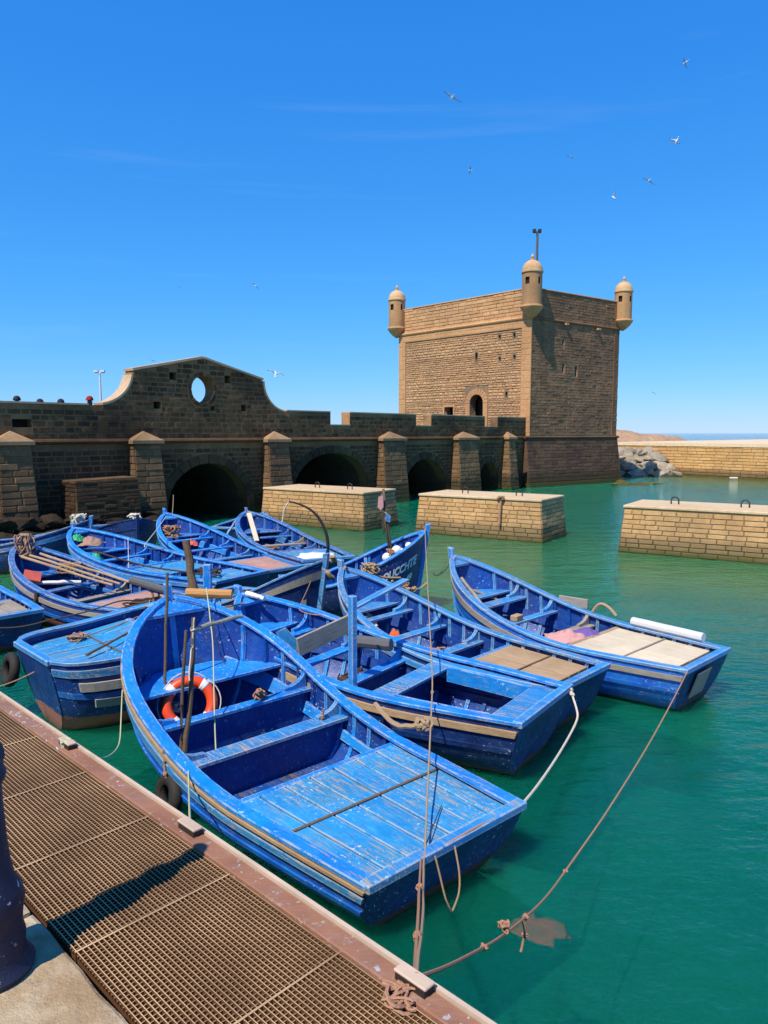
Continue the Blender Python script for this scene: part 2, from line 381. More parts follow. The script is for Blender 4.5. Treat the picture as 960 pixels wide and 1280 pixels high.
def water_material():
    b = NB('harbour_water')
    g = b.n('ShaderNodeNewGeometry'); sp = b.n('ShaderNodeSeparateXYZ'); b.l(g.outputs['Position'], sp.inputs[0])
    y = sp.outputs[1]; x = sp.outputs[0]
    c = b.mix(b.rng(y, 3, 45), (.000, .090, .064), (.001, .33, .20))
    c = b.mix(b.rng(b.noise(.16, 4, .6, coord='Object'), .4, .7, 0, .5), c, (.010, .24, .12))
    c = b.mix(b.math('MULTIPLY', b.rng(y, 9, 15), b.rng(y, 24, 18)), c, (.045, .27, .115))  # olive band painted in for the reflection of the mooring blocks
    # shallow sandy water by the breakwater, open sea beyond
    d = b.math('ADD', b.math('MULTIPLY', x, .84), b.math('MULTIPLY', y, .54))
    c = b.mix(b.rng(d, 37.5, 44.5), c, (.16, .19, .075))
    c = b.mix(b.rng(y, 62, 90), c, (.004, .07, .16))
    # waves: crossed ripples plus chop, faded with distance
    v = g.outputs['Position']
    w1 = b.noise(.9, 3, .55, vec=v, stretch=(1.0, 1.9, 1))
    w2 = b.noise(4.2, 4, .6, vec=v, stretch=(1.0, 1.6, 1))
    w3 = b.noise(17, 2, .5, vec=v)
    h = b.math('ADD', b.math('ADD', b.math('MULTIPLY', w1, 1.0), b.math('MULTIPLY', w2, .44)), b.math('MULTIPLY', w3, .05))
    bp = b.n('ShaderNodeBump'); bp.inputs['Strength'].default_value = 1.0
    b.l(b.rng(y, 4, 40, .055, .085), bp.inputs['Distance']); b.l(h, bp.inputs['Height'])
    df = b.n('ShaderNodeBsdfPrincipled'); b.l(c, df.inputs['Base Color']); df.inputs['Roughness'].default_value = 1.; df.inputs['Specular IOR Level'].default_value = 0.
    df.inputs['Subsurface Weight'].default_value = 1.; df.inputs['Subsurface Radius'].default_value = (.5, 1., .9); df.inputs['Subsurface Scale'].default_value = .45
    df.subsurface_method = 'BURLEY'
    tr = b.n('ShaderNodeBsdfTransparent'); tr.inputs['Color'].default_value = (.82, .90, .88, 1)
    m1 = b.n('ShaderNodeMixShader'); m1.inputs[0].default_value = .45; b.l(df.outputs[0], m1.inputs[1]); b.l(tr.outputs[0], m1.inputs[2])
    gl = b.n('ShaderNodeBsdfGlossy'); gl.inputs['Roughness'].default_value = .045; gl.inputs['Color'].default_value = (1, 1, 1, 1)
    b.l(bp.outputs[0], gl.inputs['Normal'])
    fr = b.n('ShaderNodeFresnel'); fr.inputs['IOR'].default_value = 1.33; b.l(bp.outputs[0], fr.inputs['Normal'])
    m2 = b.n('ShaderNodeMixShader'); b.l(fr.outputs[0], m2.inputs[0]); b.l(m1.outputs[0], m2.inputs[1]); b.l(gl.outputs[0], m2.inputs[2])
    b.l(m2.outputs[0], b.out.inputs[0]); return b.m
MT['water'] = water_material()
MT['bed'] = stone('harbour_bed', [(.002, .155, .095), (.004, .165, .105)], stain=(.001, .13, .085), streak=0.)

# ------------------------------------------------------------------ setting: water
S = 9000
tag(MB().add([(-S, -60, 0), (S, -60, 0), (S, S, 0), (-S, S, 0)], [(0, 1, 2, 3)]).build('water', MT['water']), kind='structure')
tag(MB().add([(-S, -60, -1.3), (S, -60, -1.3), (S, S, -1.3), (-S, S, -1.3)], [(0, 1, 2, 3)]).build('harbour_bed', MT['bed']), kind='structure')

# ------------------------------------------------------------------ masonry
def courses(z0, z1, h, lens, spans, rnd, jitter=.15, gap=.010):
    """yield bricks (s0, s1, za, zb) for rows between z0 and z1; spans(z) -> list of (a, b)"""
    out = []; z = z0; row = 0
    while z < z1 - h * .4:
        hh = h * rnd.uniform(1 - jitter, 1 + jitter); zb = min(z + hh, z1)
        sa = spans(z + .01); sb = spans(zb - .01)
        iv = []
        for a in sa:
            for c in sb:
                lo, hi = max(a[0], c[0]), min(a[1], c[1])
                if hi - lo > .07: iv.append((lo, hi))
        for lo, hi in iv:
            s = lo - rnd.uniform(0, .5) * lens[0]
            while s < hi:
                e = s + rnd.uniform(*lens)
                a, c = max(s, lo), min(e, hi)
                if hi - c < lens[0] * .35: c = hi; e = hi
                if c - a > .05: out.append((a + gap / 2, c - gap / 2, z + gap / 2, zb - gap / 2))
                s = e
        z = zb; row += 1
    return out

def brick_mesh(mb, br, P, n, proud, rnd, bev=.012):
    a, c, z0, z1 = br
    d = proud * rnd.uniform(.35, 1.25); q = min(bev, (c - a) * .2, (z1 - z0) * .2)
    k = [rnd.uniform(-.4, .9) * q for _ in range(8)]
    back = [P(a, z0), P(c, z0), P(c, z1), P(a, z1)]
    front = [P(a + q + k[0], z0 + q + k[1]), P(c - q - k[2], z0 + q + k[3]), P(c - q - k[4], z1 - q - k[5]), P(a + q + k[6], z1 - q - k[7])]
    t = rnd.uniform(-.3, .3) * proud * .5
    mb.add([p - n * .01 for p in back] + [p + n * (d + (t if i in (0, 3) else -t)) for i, p in enumerate(front)],
           [(4, 5, 6, 7), (0, 1, 5, 4), (1, 2, 6, 5), (2, 3, 7, 6), (3, 0, 4, 7)])

def lay(bricks, P, n, mat, parent, proud=.025, rnd=None, limit=300, name='stone', rest='stonework', key=None, bev=.012):
    rnd = rnd or random.Random(3)
    if key is not None: bricks = sorted(bricks, key=key)
    else: bricks = sorted(bricks, key=lambda b: (P((b[0] + b[1]) / 2, (b[2] + b[3]) / 2) - Vector((0, 0, CZ))).length)
    for b in bricks[:limit]:
        mb = MB(); brick_mesh(mb, b, P, n, proud, rnd, bev); mb.build(name, mat, parent)
    if len(bricks) > limit:
        mb = MB()
        for b in bricks[limit:]: brick_mesh(mb, b, P, n, proud, rnd, bev)
        tag(mb.build(rest, mat, parent), kind='stuff')

def minus(spans, holes):
    for a, b in holes:
        o = []
        for lo, hi in spans:
            if b <= lo or a >= hi: o.append((lo, hi)); continue
            if a > lo: o.append((lo, a))
            if b < hi: o.append((b, hi))
        spans = o
    return spans

# ------------------------------------------------------------------ arched bridge wall
BO = Vector((-10.163, 19.762, 0)); BU = Vector((.6525, .7578, 0)).normalized(); BN = Vector((BU.y, -BU.x, 0)); UP = Vector((0, 0, 1))
def BP(s, z, d=0.): return BO + BU * s + BN * d + UP * z
BMAT = Matrix(((BU.x, 0, BN.x, BO.x), (BU.y, 0, BN.y, BO.y), (0, 1, 0, 0), (0, 0, 0, 1)))
# top outline: parapet, curved gable, merlons
TOPH = 3.75
gl_ = [(2.55, TOPH)] + [(2.62 + 1.30 * math.sin(a), TOPH + 1.06 * (1 - math.cos(a))) for a in [R(x) for x in range(12, 91, 8)]] + [(3.94, 4.83)]
gr_ = [(8.93, 4.81)] + [(10.08 - 1.10 * math.sin(a), TOPH - .04 + 1.06 * (1 - math.cos(a))) for a in [R(x) for x in range(90, 0, -9)]] + [(10.1, TOPH)]
crenels = [(12.37, 13.46), (17.77, 18.88), (23.35, 24.54)]
top = [(-9, TOPH)] + gl_ + [(6.45, 5.38)] + gr_
for a, b in crenels: top += [(a, TOPH), (a, 3.25), (b, 3.25), (b, TOPH)]
top += [(27.9, TOPH)]
arches = [(4.95, 8.20, 1.94, .40), (10.37, 14.55, 2.16, .70), (16.84, 20.10, 1.78, .1), (22.70, 24.75, 1.50, .05)]   # left, right, crown z, springing z
def arch_pts(a, n=22):
    c = (a[0] + a[1]) / 2; r = (a[1] - a[0]) / 2
    pts = [(a[1], -1.2), (a[1], a[3])]
    for i in range(1, n):
        t = math.pi * i / n
        pts.append((c + r * math.cos(t), a[3] + (a[2] - a[3]) * math.sin(t) ** .92))
    return pts + [(a[0], a[3]), (a[0], -1.2)]
def bottom_with(arcs):
    o = [(27.9, -1.2)]
    for a in reversed(arcs): o += arch_pts(a)
    return o + [(-9, -1.2)]
WIN = (6.42, 4.36, .44, .44)
win = [(WIN[0] + WIN[2] * math.cos(t), WIN[1] + WIN[3] * math.sin(t)) for t in [2 * math.pi * i / 28 for i in range(28)]]
holes = [(.28, .80, 3.10, 3.32), (5.18, 5.44, 4.62, 4.86), (7.32, 7.58, 4.62, 4.88), (4.58, 4.84, 3.70, 3.92), (8.0, 8.22, 3.70, 3.92), (6.73, 6.9, 3.68, 3.84)]
hole_o = [[(a, c), (b, c), (b, d), (a, d)] for a, b, c, d in holes]
bridge = empty('arched_bridge', BP(9, 0))
tag(bridge, 'dark weathered stone bridge wall with arches, buttresses and a curved gable with an oval window', 'bridge')
def wmat(q):
    m = Matrix.Translation(q.location) @ q.rotation_euler.to_matrix().to_4x4()
    return m if q.parent is None else wmat(q.parent) @ q.matrix_parent_inverse @ m
def under(o, p):
    """parent o to p, keeping its place"""
    o.parent = p; o.matrix_parent_inverse = wmat(p).inverted(); return o
_build = MB.build
def build2(self, name, mat, parent=None, smooth=False, bevel=0, local=True):
    o = _build(self, name, mat, None, smooth, bevel)
    if parent is not None:
        if local: o.parent = parent
        else: under(o, parent)
    return o
class WMB(MB):      # coordinates are world coordinates even when parented
    def build(self, name, mat, parent=None, smooth=False, bevel=0): return build2(self, name, mat, parent, smooth, bevel, False)
LMB = MB
MB_local = MB
def lay_world(*a, **k):
    global MB
    MB = WMB
    try: lay(*a, **k)
    finally: MB = LMB
me = extrude_outline([top + bottom_with(arches), win] + hole_o, .46); me.materials.append(MT['bridge_mortar']); me.transform(BMAT)
under(link_mesh('wall', me), bridge)
body = [(-9, 2.2), (27.0, 2.2)] + bottom_with(arches)[1:-1] ; body = [(-9, 2.2), (27.0, 2.2), (27.0, -1.2)] + bottom_with(arches)[1:-1] + [(-9, -1.2)]
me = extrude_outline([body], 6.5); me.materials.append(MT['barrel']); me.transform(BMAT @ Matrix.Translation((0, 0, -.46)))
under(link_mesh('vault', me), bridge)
WMB().hexa([BP(-9, -1.2, -7.12), BP(27, -1.2, -7.12), BP(27, -1.2, -7.5), BP(-9, -1.2, -7.5), BP(-9, 3.2, -7.12), BP(27, 3.2, -7.12), BP(27, 3.2, -7.5), BP(-9, 3.2, -7.5)]).build('rear_wall', MT['barrel'], bridge)
for a, b, c, d in holes:
    WMB().hexa([BP(a - .05, c - .05, -.28), BP(b + .05, c - .05, -.28), BP(b + .05, c - .05, -.4), BP(a - .05, c - .05, -.4), BP(a - .05, d + .05, -.28), BP(b + .05, d + .05, -.28), BP(b + .05, d + .05, -.4), BP(a - .05, d + .05, -.4)]).build('hole_shade_plug', MT['shade_in'], bridge)  # near-black plug, paints the shade inside the hole
VT = .30     # voussoir depth
def top_at(s):
    for (a, za), (b, zb) in zip(top, top[1:]):
        if a <= s <= b and b > a: return za + (zb - za) * (s - a) / (b - a)
    return TOPH
butts = [(-.24, .62, .28), (3.70, 4.60, .28), (8.95, 9.90, .28), (15.15, 16.55, .32), (20.55, 22.15, .36), (25.1, 25.75, .34)]
def bridge_spans(z):
    sp = [(-6, 27.6)]
    if z > TOPH:
        lo = 3.95 if z > 4.8 else 2.62 + 1.30 * math.sin(math.acos(max(-1, min(1, 1 - (z - TOPH) / 1.06))))
        hi = 8.93 if z > 4.8 else 10.08 - 1.10 * math.sin(math.acos(max(-1, min(1, 1 - (z - TOPH + .04) / 1.06))))
        if z > 4.83: t = (z - 4.83) / .55; lo = 3.94 + t * 2.5; hi = 8.93 - t * 2.48
        sp = [(lo + .03, hi - .03)]
    h = []
    if z > 3.25: h += crenels
    for a in arches:
        c = (a[0] + a[1]) / 2; r = (a[1] - a[0]) / 2
        if z <= a[3]: h.append((a[0], a[1]))
        elif z < a[2] + VT:
            q = ((z - a[3]) / (a[2] + VT - a[3])); h.append((c - (r + VT) * math.sqrt(max(0, 1 - q * q)), c + (r + VT) * math.sqrt(max(0, 1 - q * q))))
    if abs(z - WIN[1]) < WIN[3] + .13:
        k = math.sqrt(max(0, 1 - ((z - WIN[1]) / (WIN[3] + .13)) ** 2)); h.append((WIN[0] - (WIN[2] + .13) * k, WIN[0] + (WIN[2] + .13) * k))
    for a, b, c, d in holes:
        if c - .02 < z < d + .02: h.append((a, b))
    if 2.61 < z < 2.77: h.append((-9, 30))
    if z < 2.7:
        for a, b, w in butts: h.append((a + .02, b - .02))
    return minus(sp, h)
rnd = random.Random(11)
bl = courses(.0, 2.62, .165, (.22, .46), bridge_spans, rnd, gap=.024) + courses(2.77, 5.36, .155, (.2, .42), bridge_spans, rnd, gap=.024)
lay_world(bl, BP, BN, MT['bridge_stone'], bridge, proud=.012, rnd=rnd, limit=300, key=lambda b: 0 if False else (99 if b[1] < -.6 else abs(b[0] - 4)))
# string course
tag(WMB().loft([[BP(s, 2.62, 0), BP(s, 2.64, .10), BP(s, 2.70, .13), BP(s, 2.76, .09), BP(s, 2.78, 0)] for s in (-9, 27.7)]).build('string_course', MT['bridge_stone'], bridge))
# voussoirs of the arches and of the oval window
for ai, a in enumerate(arches):
    c = (a[0] + a[1]) / 2; r = (a[1] - a[0]) / 2; n = int(r * 9)
    def E(t, k): return BP(c + (r + k) * math.cos(t), a[3] + (a[2] - a[3] + k) * math.sin(t) ** .95)
    for i in range(n):
        t0 = math.pi * (i + .04) / n; t1 = math.pi * (i + .96) / n; d = rnd.uniform(.02, .05)
        q = [E(t0, .0), E(t1, .0), E(t1, VT), E(t0, VT)]
        WMB().hexa([p - BN * .02 for p in q] + [p + BN * d for p in q]).build('voussoir', MT['bridge_stone'], bridge)
for i in range(20):
    t0 = 2 * math.pi * (i + .05) / 20; t1 = 2 * math.pi * (i + .95) / 20
    q = [BP(WIN[0] + (WIN[2] + k) * math.cos(t), WIN[1] + (WIN[3] + k) * math.sin(t)) for t, k in ((t0, 0.005), (t1, 0.005), (t1, .12), (t0, .12))]
    WMB().hexa([p - BN * .02 for p in q] + [p + BN * rnd.uniform(.015, .04) for p in q]).build('window_stone', MT['bridge_stone'], bridge)
# pale copings
def coping(pts, name='coping', th=.07, d0=.05, d1=-.51):
    rings = []
    for i, (s, z) in enumerate(pts):
        a = pts[max(0, i - 1)]; b = pts[min(len(pts) - 1, i + 1)]
        t = Vector((b[0] - a[0], b[1] - a[1])); t.normalize(); nx, nz = -t.y * th, t.x * th
        rings.append([BP(s, z - .005, d0), BP(s + nx, z + nz, d0), BP(s + nx, z + nz, d1), BP(s, z - .005, d1)])
    WMB().loft(rings).build(name, MT['coping'], bridge)
coping([(-9, TOPH), (2.45, TOPH)], th=.045, d0=.03)
coping(gl_[1:-1], th=.06, d0=.025); coping([(3.90, 4.83), (6.45, 5.38)], th=.07); coping([(6.46, 5.38), (8.98, 4.81)], th=.06); coping(gr_[1:-1], th=.05)
prev = 10.1
for a, b in crenels + [(27.6, 28)]: coping([(prev, TOPH), (a - .01, TOPH)], th=.04, d0=.02); prev = b + .01
for a, b in crenels: coping([(a + .01, 3.25), (b - .01, 3.25)], th=.03, d0=.02)
# buttresses with pyramid caps
for a, b, w in butts:
    m = (a + b) / 2; e = .13
    P8 = [BP(a - e, -1, 0), BP(a - e, -1, w + .35), BP(b + e, -1, w + .35), BP(b + e, -1, 0), BP(a, 2.6, 0), BP(a, 2.6, w), BP(b, 2.6, w), BP(b, 2.6, 0)]
    bt = WMB().hexa(P8).build('buttress', MT['bridge_mortar'], bridge)
    k = .09
    WMB().add([BP(a - k, 2.62, 0), BP(a - k, 2.62, w + k), BP(b + k, 2.62, w + k), BP(b + k, 2.62, 0), BP(a - k, 2.72, 0), BP(a - k, 2.72, w + k), BP(b + k, 2.72, w + k), BP(b + k, 2.72, 0), BP(m, 3.00, .02), BP(m, 3.0, .10)],
              [(0, 3, 2, 1), (0, 1, 5, 4), (1, 2, 6, 5), (2, 3, 7, 6), (4, 5, 9, 8), (5, 6, 9), (6, 7, 8, 9), (3, 0, 4, 8, 7)]).build('buttress_cap', MT['cap'], bt)
    fn = Vector(BN); rr = random.Random(int(a * 10) + 50)
    def PF(s, z, a=a, b=b, w=w): t = (z + 1) / 3.6; ww = w + .35 * (1 - t); lo = a - .13 * (1 - t); hi = b + .13 * (1 - t); return BP(lo + (hi - lo) * s / (b - a), z, ww)
    L0 = b - a
    lay_world(courses(-.2, 2.58, .2, (.3, .62), lambda z: [(.0, L0)], rr, gap=.022), PF, fn, MT['buttress_stone'], bt, proud=.02, rnd=rr, limit=80)
    def PS(s, z, a=a, w=w): t = (z + 1) / 3.6; return BP(a - .13 * (1 - t), z, s * (w + .35 * (1 - t)) / .6)
    lay_world(courses(-.2, 2.58, .2, (.35, .7), lambda z: [(.02, .6)], rr, gap=.02), PS, -BU, MT['buttress_stone'], bt, proud=.025, rnd=rr, limit=60)
# ruined platform and rough footing on the left
plat = WMB().hexa([BP(1.45, -.5, 0), BP(1.45, -.5, 1.1), BP(3.5, -.5, 1.1), BP(3.5, -.5, 0), BP(1.55, 1.62, 0), BP(1.55, 1.62, .85), BP(3.42, 1.66, .85), BP(3.42, 1.66, 0)]).build('platform', MT['bridge_mortar'], bridge)
rr = random.Random(5)
lay_world(courses(.1, 1.62, .10, (.3, .8), lambda z: [(1.5, 3.44)], rr), lambda s, z: BP(s, z, 1.1 - .118 * (z + .5)), BN, MT['bridge_stone'], plat, proud=.03, rnd=rr, limit=120)
lay_world(courses(.1, 1.6, .12, (.3, .8), lambda z: [(0.02, .85)], rr), lambda s, z: BP(1.45 + .047 * (z + .5), z, s), -BU, MT['bridge_stone'], plat, proud=.03, rnd=rr, limit=60)

# ------------------------------------------------------------------ tower
TN, TRc, TLc = Vector((7.9, 40.4, 0)), Vector((14.02, 44.9, 0)), Vector((.98, 47.9, 0))
TB = TLc + (TRc - TN)
TTOP = 10.62
tower = tag(empty('fortress_tower', (7.7, 45.8, 0)), 'square sandstone harbour tower with three domed corner turrets', 'tower')
def face_frame(a, b):
    u = (b - a); L = u.length; u.normalize(); n = Vector((u.y, -u.x, 0)); return a, u, n, L
fr_o, fr_u, fr_n, fr_L = face_frame(TN, TRc)          # right face, seen in shade
fl_o, fl_u, fl_n, fl_L = face_frame(TLc, TN)          # left face, lit (u runs left to right)
def PR(s, z, d=0): return fr_o + fr_u * s + fr_n * d + UP * z
def PL(s, z, d=0): return fl_o + fl_u * s + fl_n * d + UP * z
def fmat(o, u, n): return Matrix(((u.x, 0, n.x, o.x), (u.y, 0, n.y, o.y), (0, 1, 0, 0), (0, 0, 0, 1)))
def on_face(px, py, o, n):
    p = at(px, py, 10) - Vector((0, 0, CZ)); k = (o - Vector((0, 0, CZ))).dot(n) / p.dot(n); return Vector((0, 0, CZ)) + p * k
def lsz(px, py): p = on_face(px, py, fl_o, fl_n); return (p - fl_o).dot(fl_u), p.z
def rsz(px, py): p = on_face(px, py, fr_o, fr_n); return (p - fr_o).dot(fr_u), p.z
def slot(fn, x, y, w, h): s, z = fn(x, y); return (s - w / 2, s + w / 2, z - h / 2, z + h / 2)
l_slots = [slot(lsz, 595.5, 447.5, .17, .62), slot(lsz, 624.5, 421.5, .15, .28), slot(lsz, 643, 419.5, .15, .28), slot(lsz, 624.5, 449, .15, .28), slot(lsz, 643, 446.5, .15, .28), slot(lsz, 633, 494, .15, .40), slot(lsz, 561.5, 514, .72, .5)]
ds, dz = lsz(596, 494)
door = [(ds - .5, 2.3), (ds + .5, 2.3)] + [(ds + .5 * math.cos(t), dz - .45 + .5 * math.sin(t)) for t in [math.pi * i / 12 for i in range(13)]]
r_slots = [slot(rsz, 704, 428, .16, .32), slot(rsz, 704, 460, .16, .5), slot(rsz, 720, 464, .18, .6)]
def rect(a, b, c, d): return [(a, c), (b, c), (b, d), (a, d)]
me = extrude_outline([[(0, -1), (fl_L, -1), (fl_L, TTOP), (0, TTOP)], door] + [rect(*q) for q in l_slots], .5); me.materials.append(MT['tower_mortar']); me.transform(fmat(fl_o, fl_u, fl_n)); under(link_mesh('wall', me), tower)
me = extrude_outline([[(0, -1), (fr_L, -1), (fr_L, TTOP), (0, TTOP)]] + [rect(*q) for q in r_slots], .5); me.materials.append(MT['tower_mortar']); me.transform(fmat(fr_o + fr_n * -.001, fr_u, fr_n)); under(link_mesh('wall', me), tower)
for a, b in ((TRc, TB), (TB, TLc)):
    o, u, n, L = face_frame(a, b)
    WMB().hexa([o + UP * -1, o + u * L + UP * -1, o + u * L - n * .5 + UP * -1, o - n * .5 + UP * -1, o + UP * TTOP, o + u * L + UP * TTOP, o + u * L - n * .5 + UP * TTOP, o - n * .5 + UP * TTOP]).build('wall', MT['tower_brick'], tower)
ins = [p.lerp((TN + TB) / 2, .045) for p in (TN, TRc, TB, TLc)]
WMB().add([p + UP * 9.6 for p in ins], [(0, 1, 2, 3)]).build('roof_terrace', MT['tower_render'], tower)
# openings hidden from bricks
def l_spans(z):
    sp = [(.62, fl_L - .62)]
    h = [(a - .05, b + .05) for a, b, c, d in l_slots if c - .03 < z < d + .03]
    if z < dz + .4: h.append((ds - .85, ds + .85))
    return minus(sp, h)
rnd = random.Random(21)
lb = courses(2.4, 8.55, .135, (.13, .42), l_spans, rnd, jitter=.4, gap=.03)
lay_world(lb, PL, fl_n, MT['tower_rubble'], tower, proud=.035, rnd=rnd, limit=0, bev=.03)
# rendered frame round the rubble, upper wall in flat courses
for a, b, c, d, q in ((.0, .6, 2.3, 8.6, .05), (fl_L - .6, fl_L + .04, -1, 8.6, .05), (0, fl_L + .04, 8.6, 9.02, .055)):
    WMB().hexa([PL(a, c, -.01), PL(b, c, -.01), PL(b, c, q), PL(a, c, q), PL(a, d, -.01), PL(b, d, -.01), PL(b, d, q), PL(a, d, q)]).build('plain_margin', MT['tower_render'], tower)
for sa, sb in ((.01, .59), (fl_L - .59, fl_L + .03)):
    lay_world(courses(2.35, 8.58, .30, (.28, .6), lambda z: [(sa, sb)], rnd, gap=.016), lambda q, z: PL(q, z, .05), fl_n, MT['tower_render'], tower, proud=.014, rnd=rnd, limit=60, name='quoin', rest='quoins')
lay_world(courses(8.62, 9.0, .19, (.5, 1.1), lambda z: [(.02, fl_L)], rnd, gap=.014), lambda q, z: PL(q, z, .055), fl_n, MT['tower_render'], tower, proud=.012, rnd=rnd, limit=60, name='band_stone')
lb = courses(9.12, TTOP, .19, (.35, .8), lambda z: [(0, fl_L)], rnd, jitter=.15, gap=.014)
lay_world(lb, PL, fl_n, MT['tower_rubble'], tower, proud=.03, rnd=rnd, limit=0)
WMB().loft([[PL(s, 9.0, 0), PL(s, 9.03, .12), PL(s, 9.10, .15), PL(s, 9.17, .10), PL(s, 9.2, 0)] for s in (-.02, fl_L + .1)]).build('string_course', MT['tower_render'], tower)
WMB().loft([[PR(s, 9.0, 0), PR(s, 9.03, .08), PR(s, 9.08, .10), PR(s, 9.13, .07), PR(s, 9.16, 0)] for s in (-.1, fr_L + .05)]).build('string_course', MT['tower_brick'], tower)
# door surround
for i in range(11):
    t0 = math.pi * (i + .06) / 11; t1 = math.pi * (i + .94) / 11
    q = [PL(ds + (.5 + k) * math.cos(t), dz - .45 + (.5 + k) * math.sin(t)) for t, k in ((t0, .0), (t1, .0), (t1, .33), (t0, .33))]
    WMB().hexa([p - fl_n * .02 for p in q] + [p + fl_n * .05 for p in q]).build('door_stone', MT['tower_render'], tower)
for sgn in (-1, 1):
    a = ds + sgn * .5; b = ds + sgn * .83
    a, b = min(a, b), max(a, b)
    WMB().hexa([PL(a, 2.3, -.02), PL(b, 2.3, -.02), PL(b, 2.3, .05), PL(a, 2.3, .05), PL(a, dz - .46, -.02), PL(b, dz - .46, -.02), PL(b, dz - .46, .05), PL(a, dz - .46, .05)]).build('door_jamb', MT['tower_render'], tower)
WMB().hexa([PL(ds - .7, 2.2, -.95), PL(ds + .7, 2.2, -.95), PL(ds + .7, 2.2, -.9), PL(ds - .7, 2.2, -.9), PL(ds - .7, dz + .3, -.95), PL(ds + .7, dz + .3, -.95), PL(ds + .7, dz + .3, -.9), PL(ds - .7, dz + .3, -.9)]).build('door_leaf', plain('red_brown_door', (.10, .035, .02), .7), tower)
ws = l_slots[-1]
for a, b, c, d in ((ws[0] - .1, ws[1] + .1, ws[3], ws[3] + .09), (ws[0] - .1, ws[0], ws[2], ws[3]), (ws[1], ws[1] + .1, ws[2], ws[3])):
    WMB().hexa([PL(a, c, -.02), PL(b, c, -.02), PL(b, c, .06), PL(a, c, .06), PL(a, d, -.02), PL(b, d, -.02), PL(b, d, .06), PL(a, d, .06)]).build('window_surround', MT['tower_render'], tower)
# right face brickwork: warm above, dark base below the string course
def r_spans(z):
    return minus([(0.0, fr_L)], [(a - .04, b + .04) for a, b, c, d in r_slots if c - .03 < z < d + .03])
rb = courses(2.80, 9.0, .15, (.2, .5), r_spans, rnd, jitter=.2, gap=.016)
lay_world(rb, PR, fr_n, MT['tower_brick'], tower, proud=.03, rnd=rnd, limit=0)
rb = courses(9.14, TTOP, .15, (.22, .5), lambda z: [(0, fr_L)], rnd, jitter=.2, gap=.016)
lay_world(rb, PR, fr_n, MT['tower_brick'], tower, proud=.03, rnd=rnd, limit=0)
WMB().loft([[PR(s, 2.62, 0), PR(s, 2.65, .10), PR(s, 2.71, .13), PR(s, 2.77, .08), PR(s, 2.79, 0)] for s in (-.4, fr_L + .15)]).build('string_course', MT['tower_base'], tower)
base = WMB().hexa([PR(-.3, -1, -.4), PR(-.3, -1, .42), PR(fr_L + .35, -1, .42), PR(fr_L + .35, -1, -.6), PR(-.3, 2.62, -.4), PR(-.3, 2.62, .06), PR(fr_L + .04, 2.62, .06), PR(fr_L + .04, 2.62, -.5)]).build('battered_base', MT['tower_base'], tower)
lay_world(courses(.25, 2.6, .19, (.35, .8), lambda z: [(-.28, fr_L)], rnd, gap=.014), lambda s, z: PR(s, z, .42 - .0995 * (z + 1)), fr_n, MT['tower_base'], base, proud=.022, rnd=rnd, limit=250)
WMB().hexa([PR(-.4, -1, 0), PR(-.4, -1, .62), PR(fr_L + .45, -1, .62), PR(fr_L + .45, -1, -.6), PR(-.4, .22, 0), PR(-.4, .22, .50), PR(fr_L + .4, .22, .50), PR(fr_L + .4, .22, -.6)]).build('plinth', MT['tower_base'], tower)
# copings
for o, u, n, L in ((fl_o, fl_u, fl_n, fl_L), (fr_o, fr_u, fr_n, fr_L)):
    WMB().hexa([o + n * .06 + UP * TTOP, o + u * L + n * .06 + UP * TTOP, o + u * L - n * .52 + UP * TTOP, o - n * .52 + UP * TTOP, o + n * .05 + UP * (TTOP + .05), o + u * L + n * .05 + UP * (TTOP + .05), o + u * L - n * .5 + UP * (TTOP + .05), o - n * .5 + UP * (TTOP + .05)]).build('coping', MT['tower_render'], tower)
for sx, zz in ((2.6, 8.9), (5.4, 8.85)):
    WMB().hexa([PR(sx, zz, 0), PR(sx + .22, zz, 0), PR(sx + .22, zz, .2), PR(sx, zz, .2), PR(sx, zz + .13, 0), PR(sx + .22, zz + .13, 0), PR(sx + .22, zz + .1, .2), PR(sx, zz + .1, .2)]).build('water_spout', MT['tower_render'], tower)
# corner turrets
def turret(c, zb, r):
    z = zb; k = r / .53
    prof = [(.06, z - .60 * k), (.26 * k, z - .47 * k), (.44 * k, z - .29 * k), (.58 * k, z - .10 * k), (.62 * k, z - .02 * k), (.60 * k, z + .05 * k), (.53 * k, z + .08 * k)]
    body = [(.53 * k, z + .08 * k), (.53 * k, z + .5 * k), (.53 * k, z + .95 * k), (.53 * k, z + 1.12 * k), (.53 * k, z + 1.48 * k), (.53 * k, z + 1.75 * k)]
    t = WMB().lathe(body, 28, c, skip=lambda i, q: i == 3 and q in (17, 18, 23, 12)).build('turret', MT['turret'], tower, smooth=True)
    WMB().lathe(prof, 28, c).build('corbel', MT['tower_render'], t, smooth=True)
    WMB().lathe([(.44 * k, z + .9 * k), (.44 * k, z + 1.7 * k)], 20, c).build('turret_shade_drum', MT['shade_in'], t)  # near-black inner drum, paints the shade seen through the turret windows
    WMB().lathe([(.53 * k, z + 1.72 * k), (.585 * k, z + 1.75 * k), (.585 * k, z + 1.83 * k), (.54 * k, z + 1.86 * k)], 28, c).build('ring', MT['dome'], t, smooth=True)
    WMB().lathe([(.54 * k * math.cos(a), z + 1.86 * k + .56 * k * math.sin(a)) for a in [R(x) for x in range(0, 86, 9)]] + [(.09 * k, z + 2.42 * k)], 28, c).build('dome', MT['dome'], t, smooth=True)
    WMB().lathe([(.12 * k, z + 2.40 * k), (.13 * k, z + 2.48 * k), (.06 * k, z + 2.5 * k), (.10 * k, z + 2.58 * k), (.05 * k, z + 2.68 * k), (.015 * k, z + 2.76 * k)], 12, c).build('finial', MT['dome'], t, smooth=True)
    return t
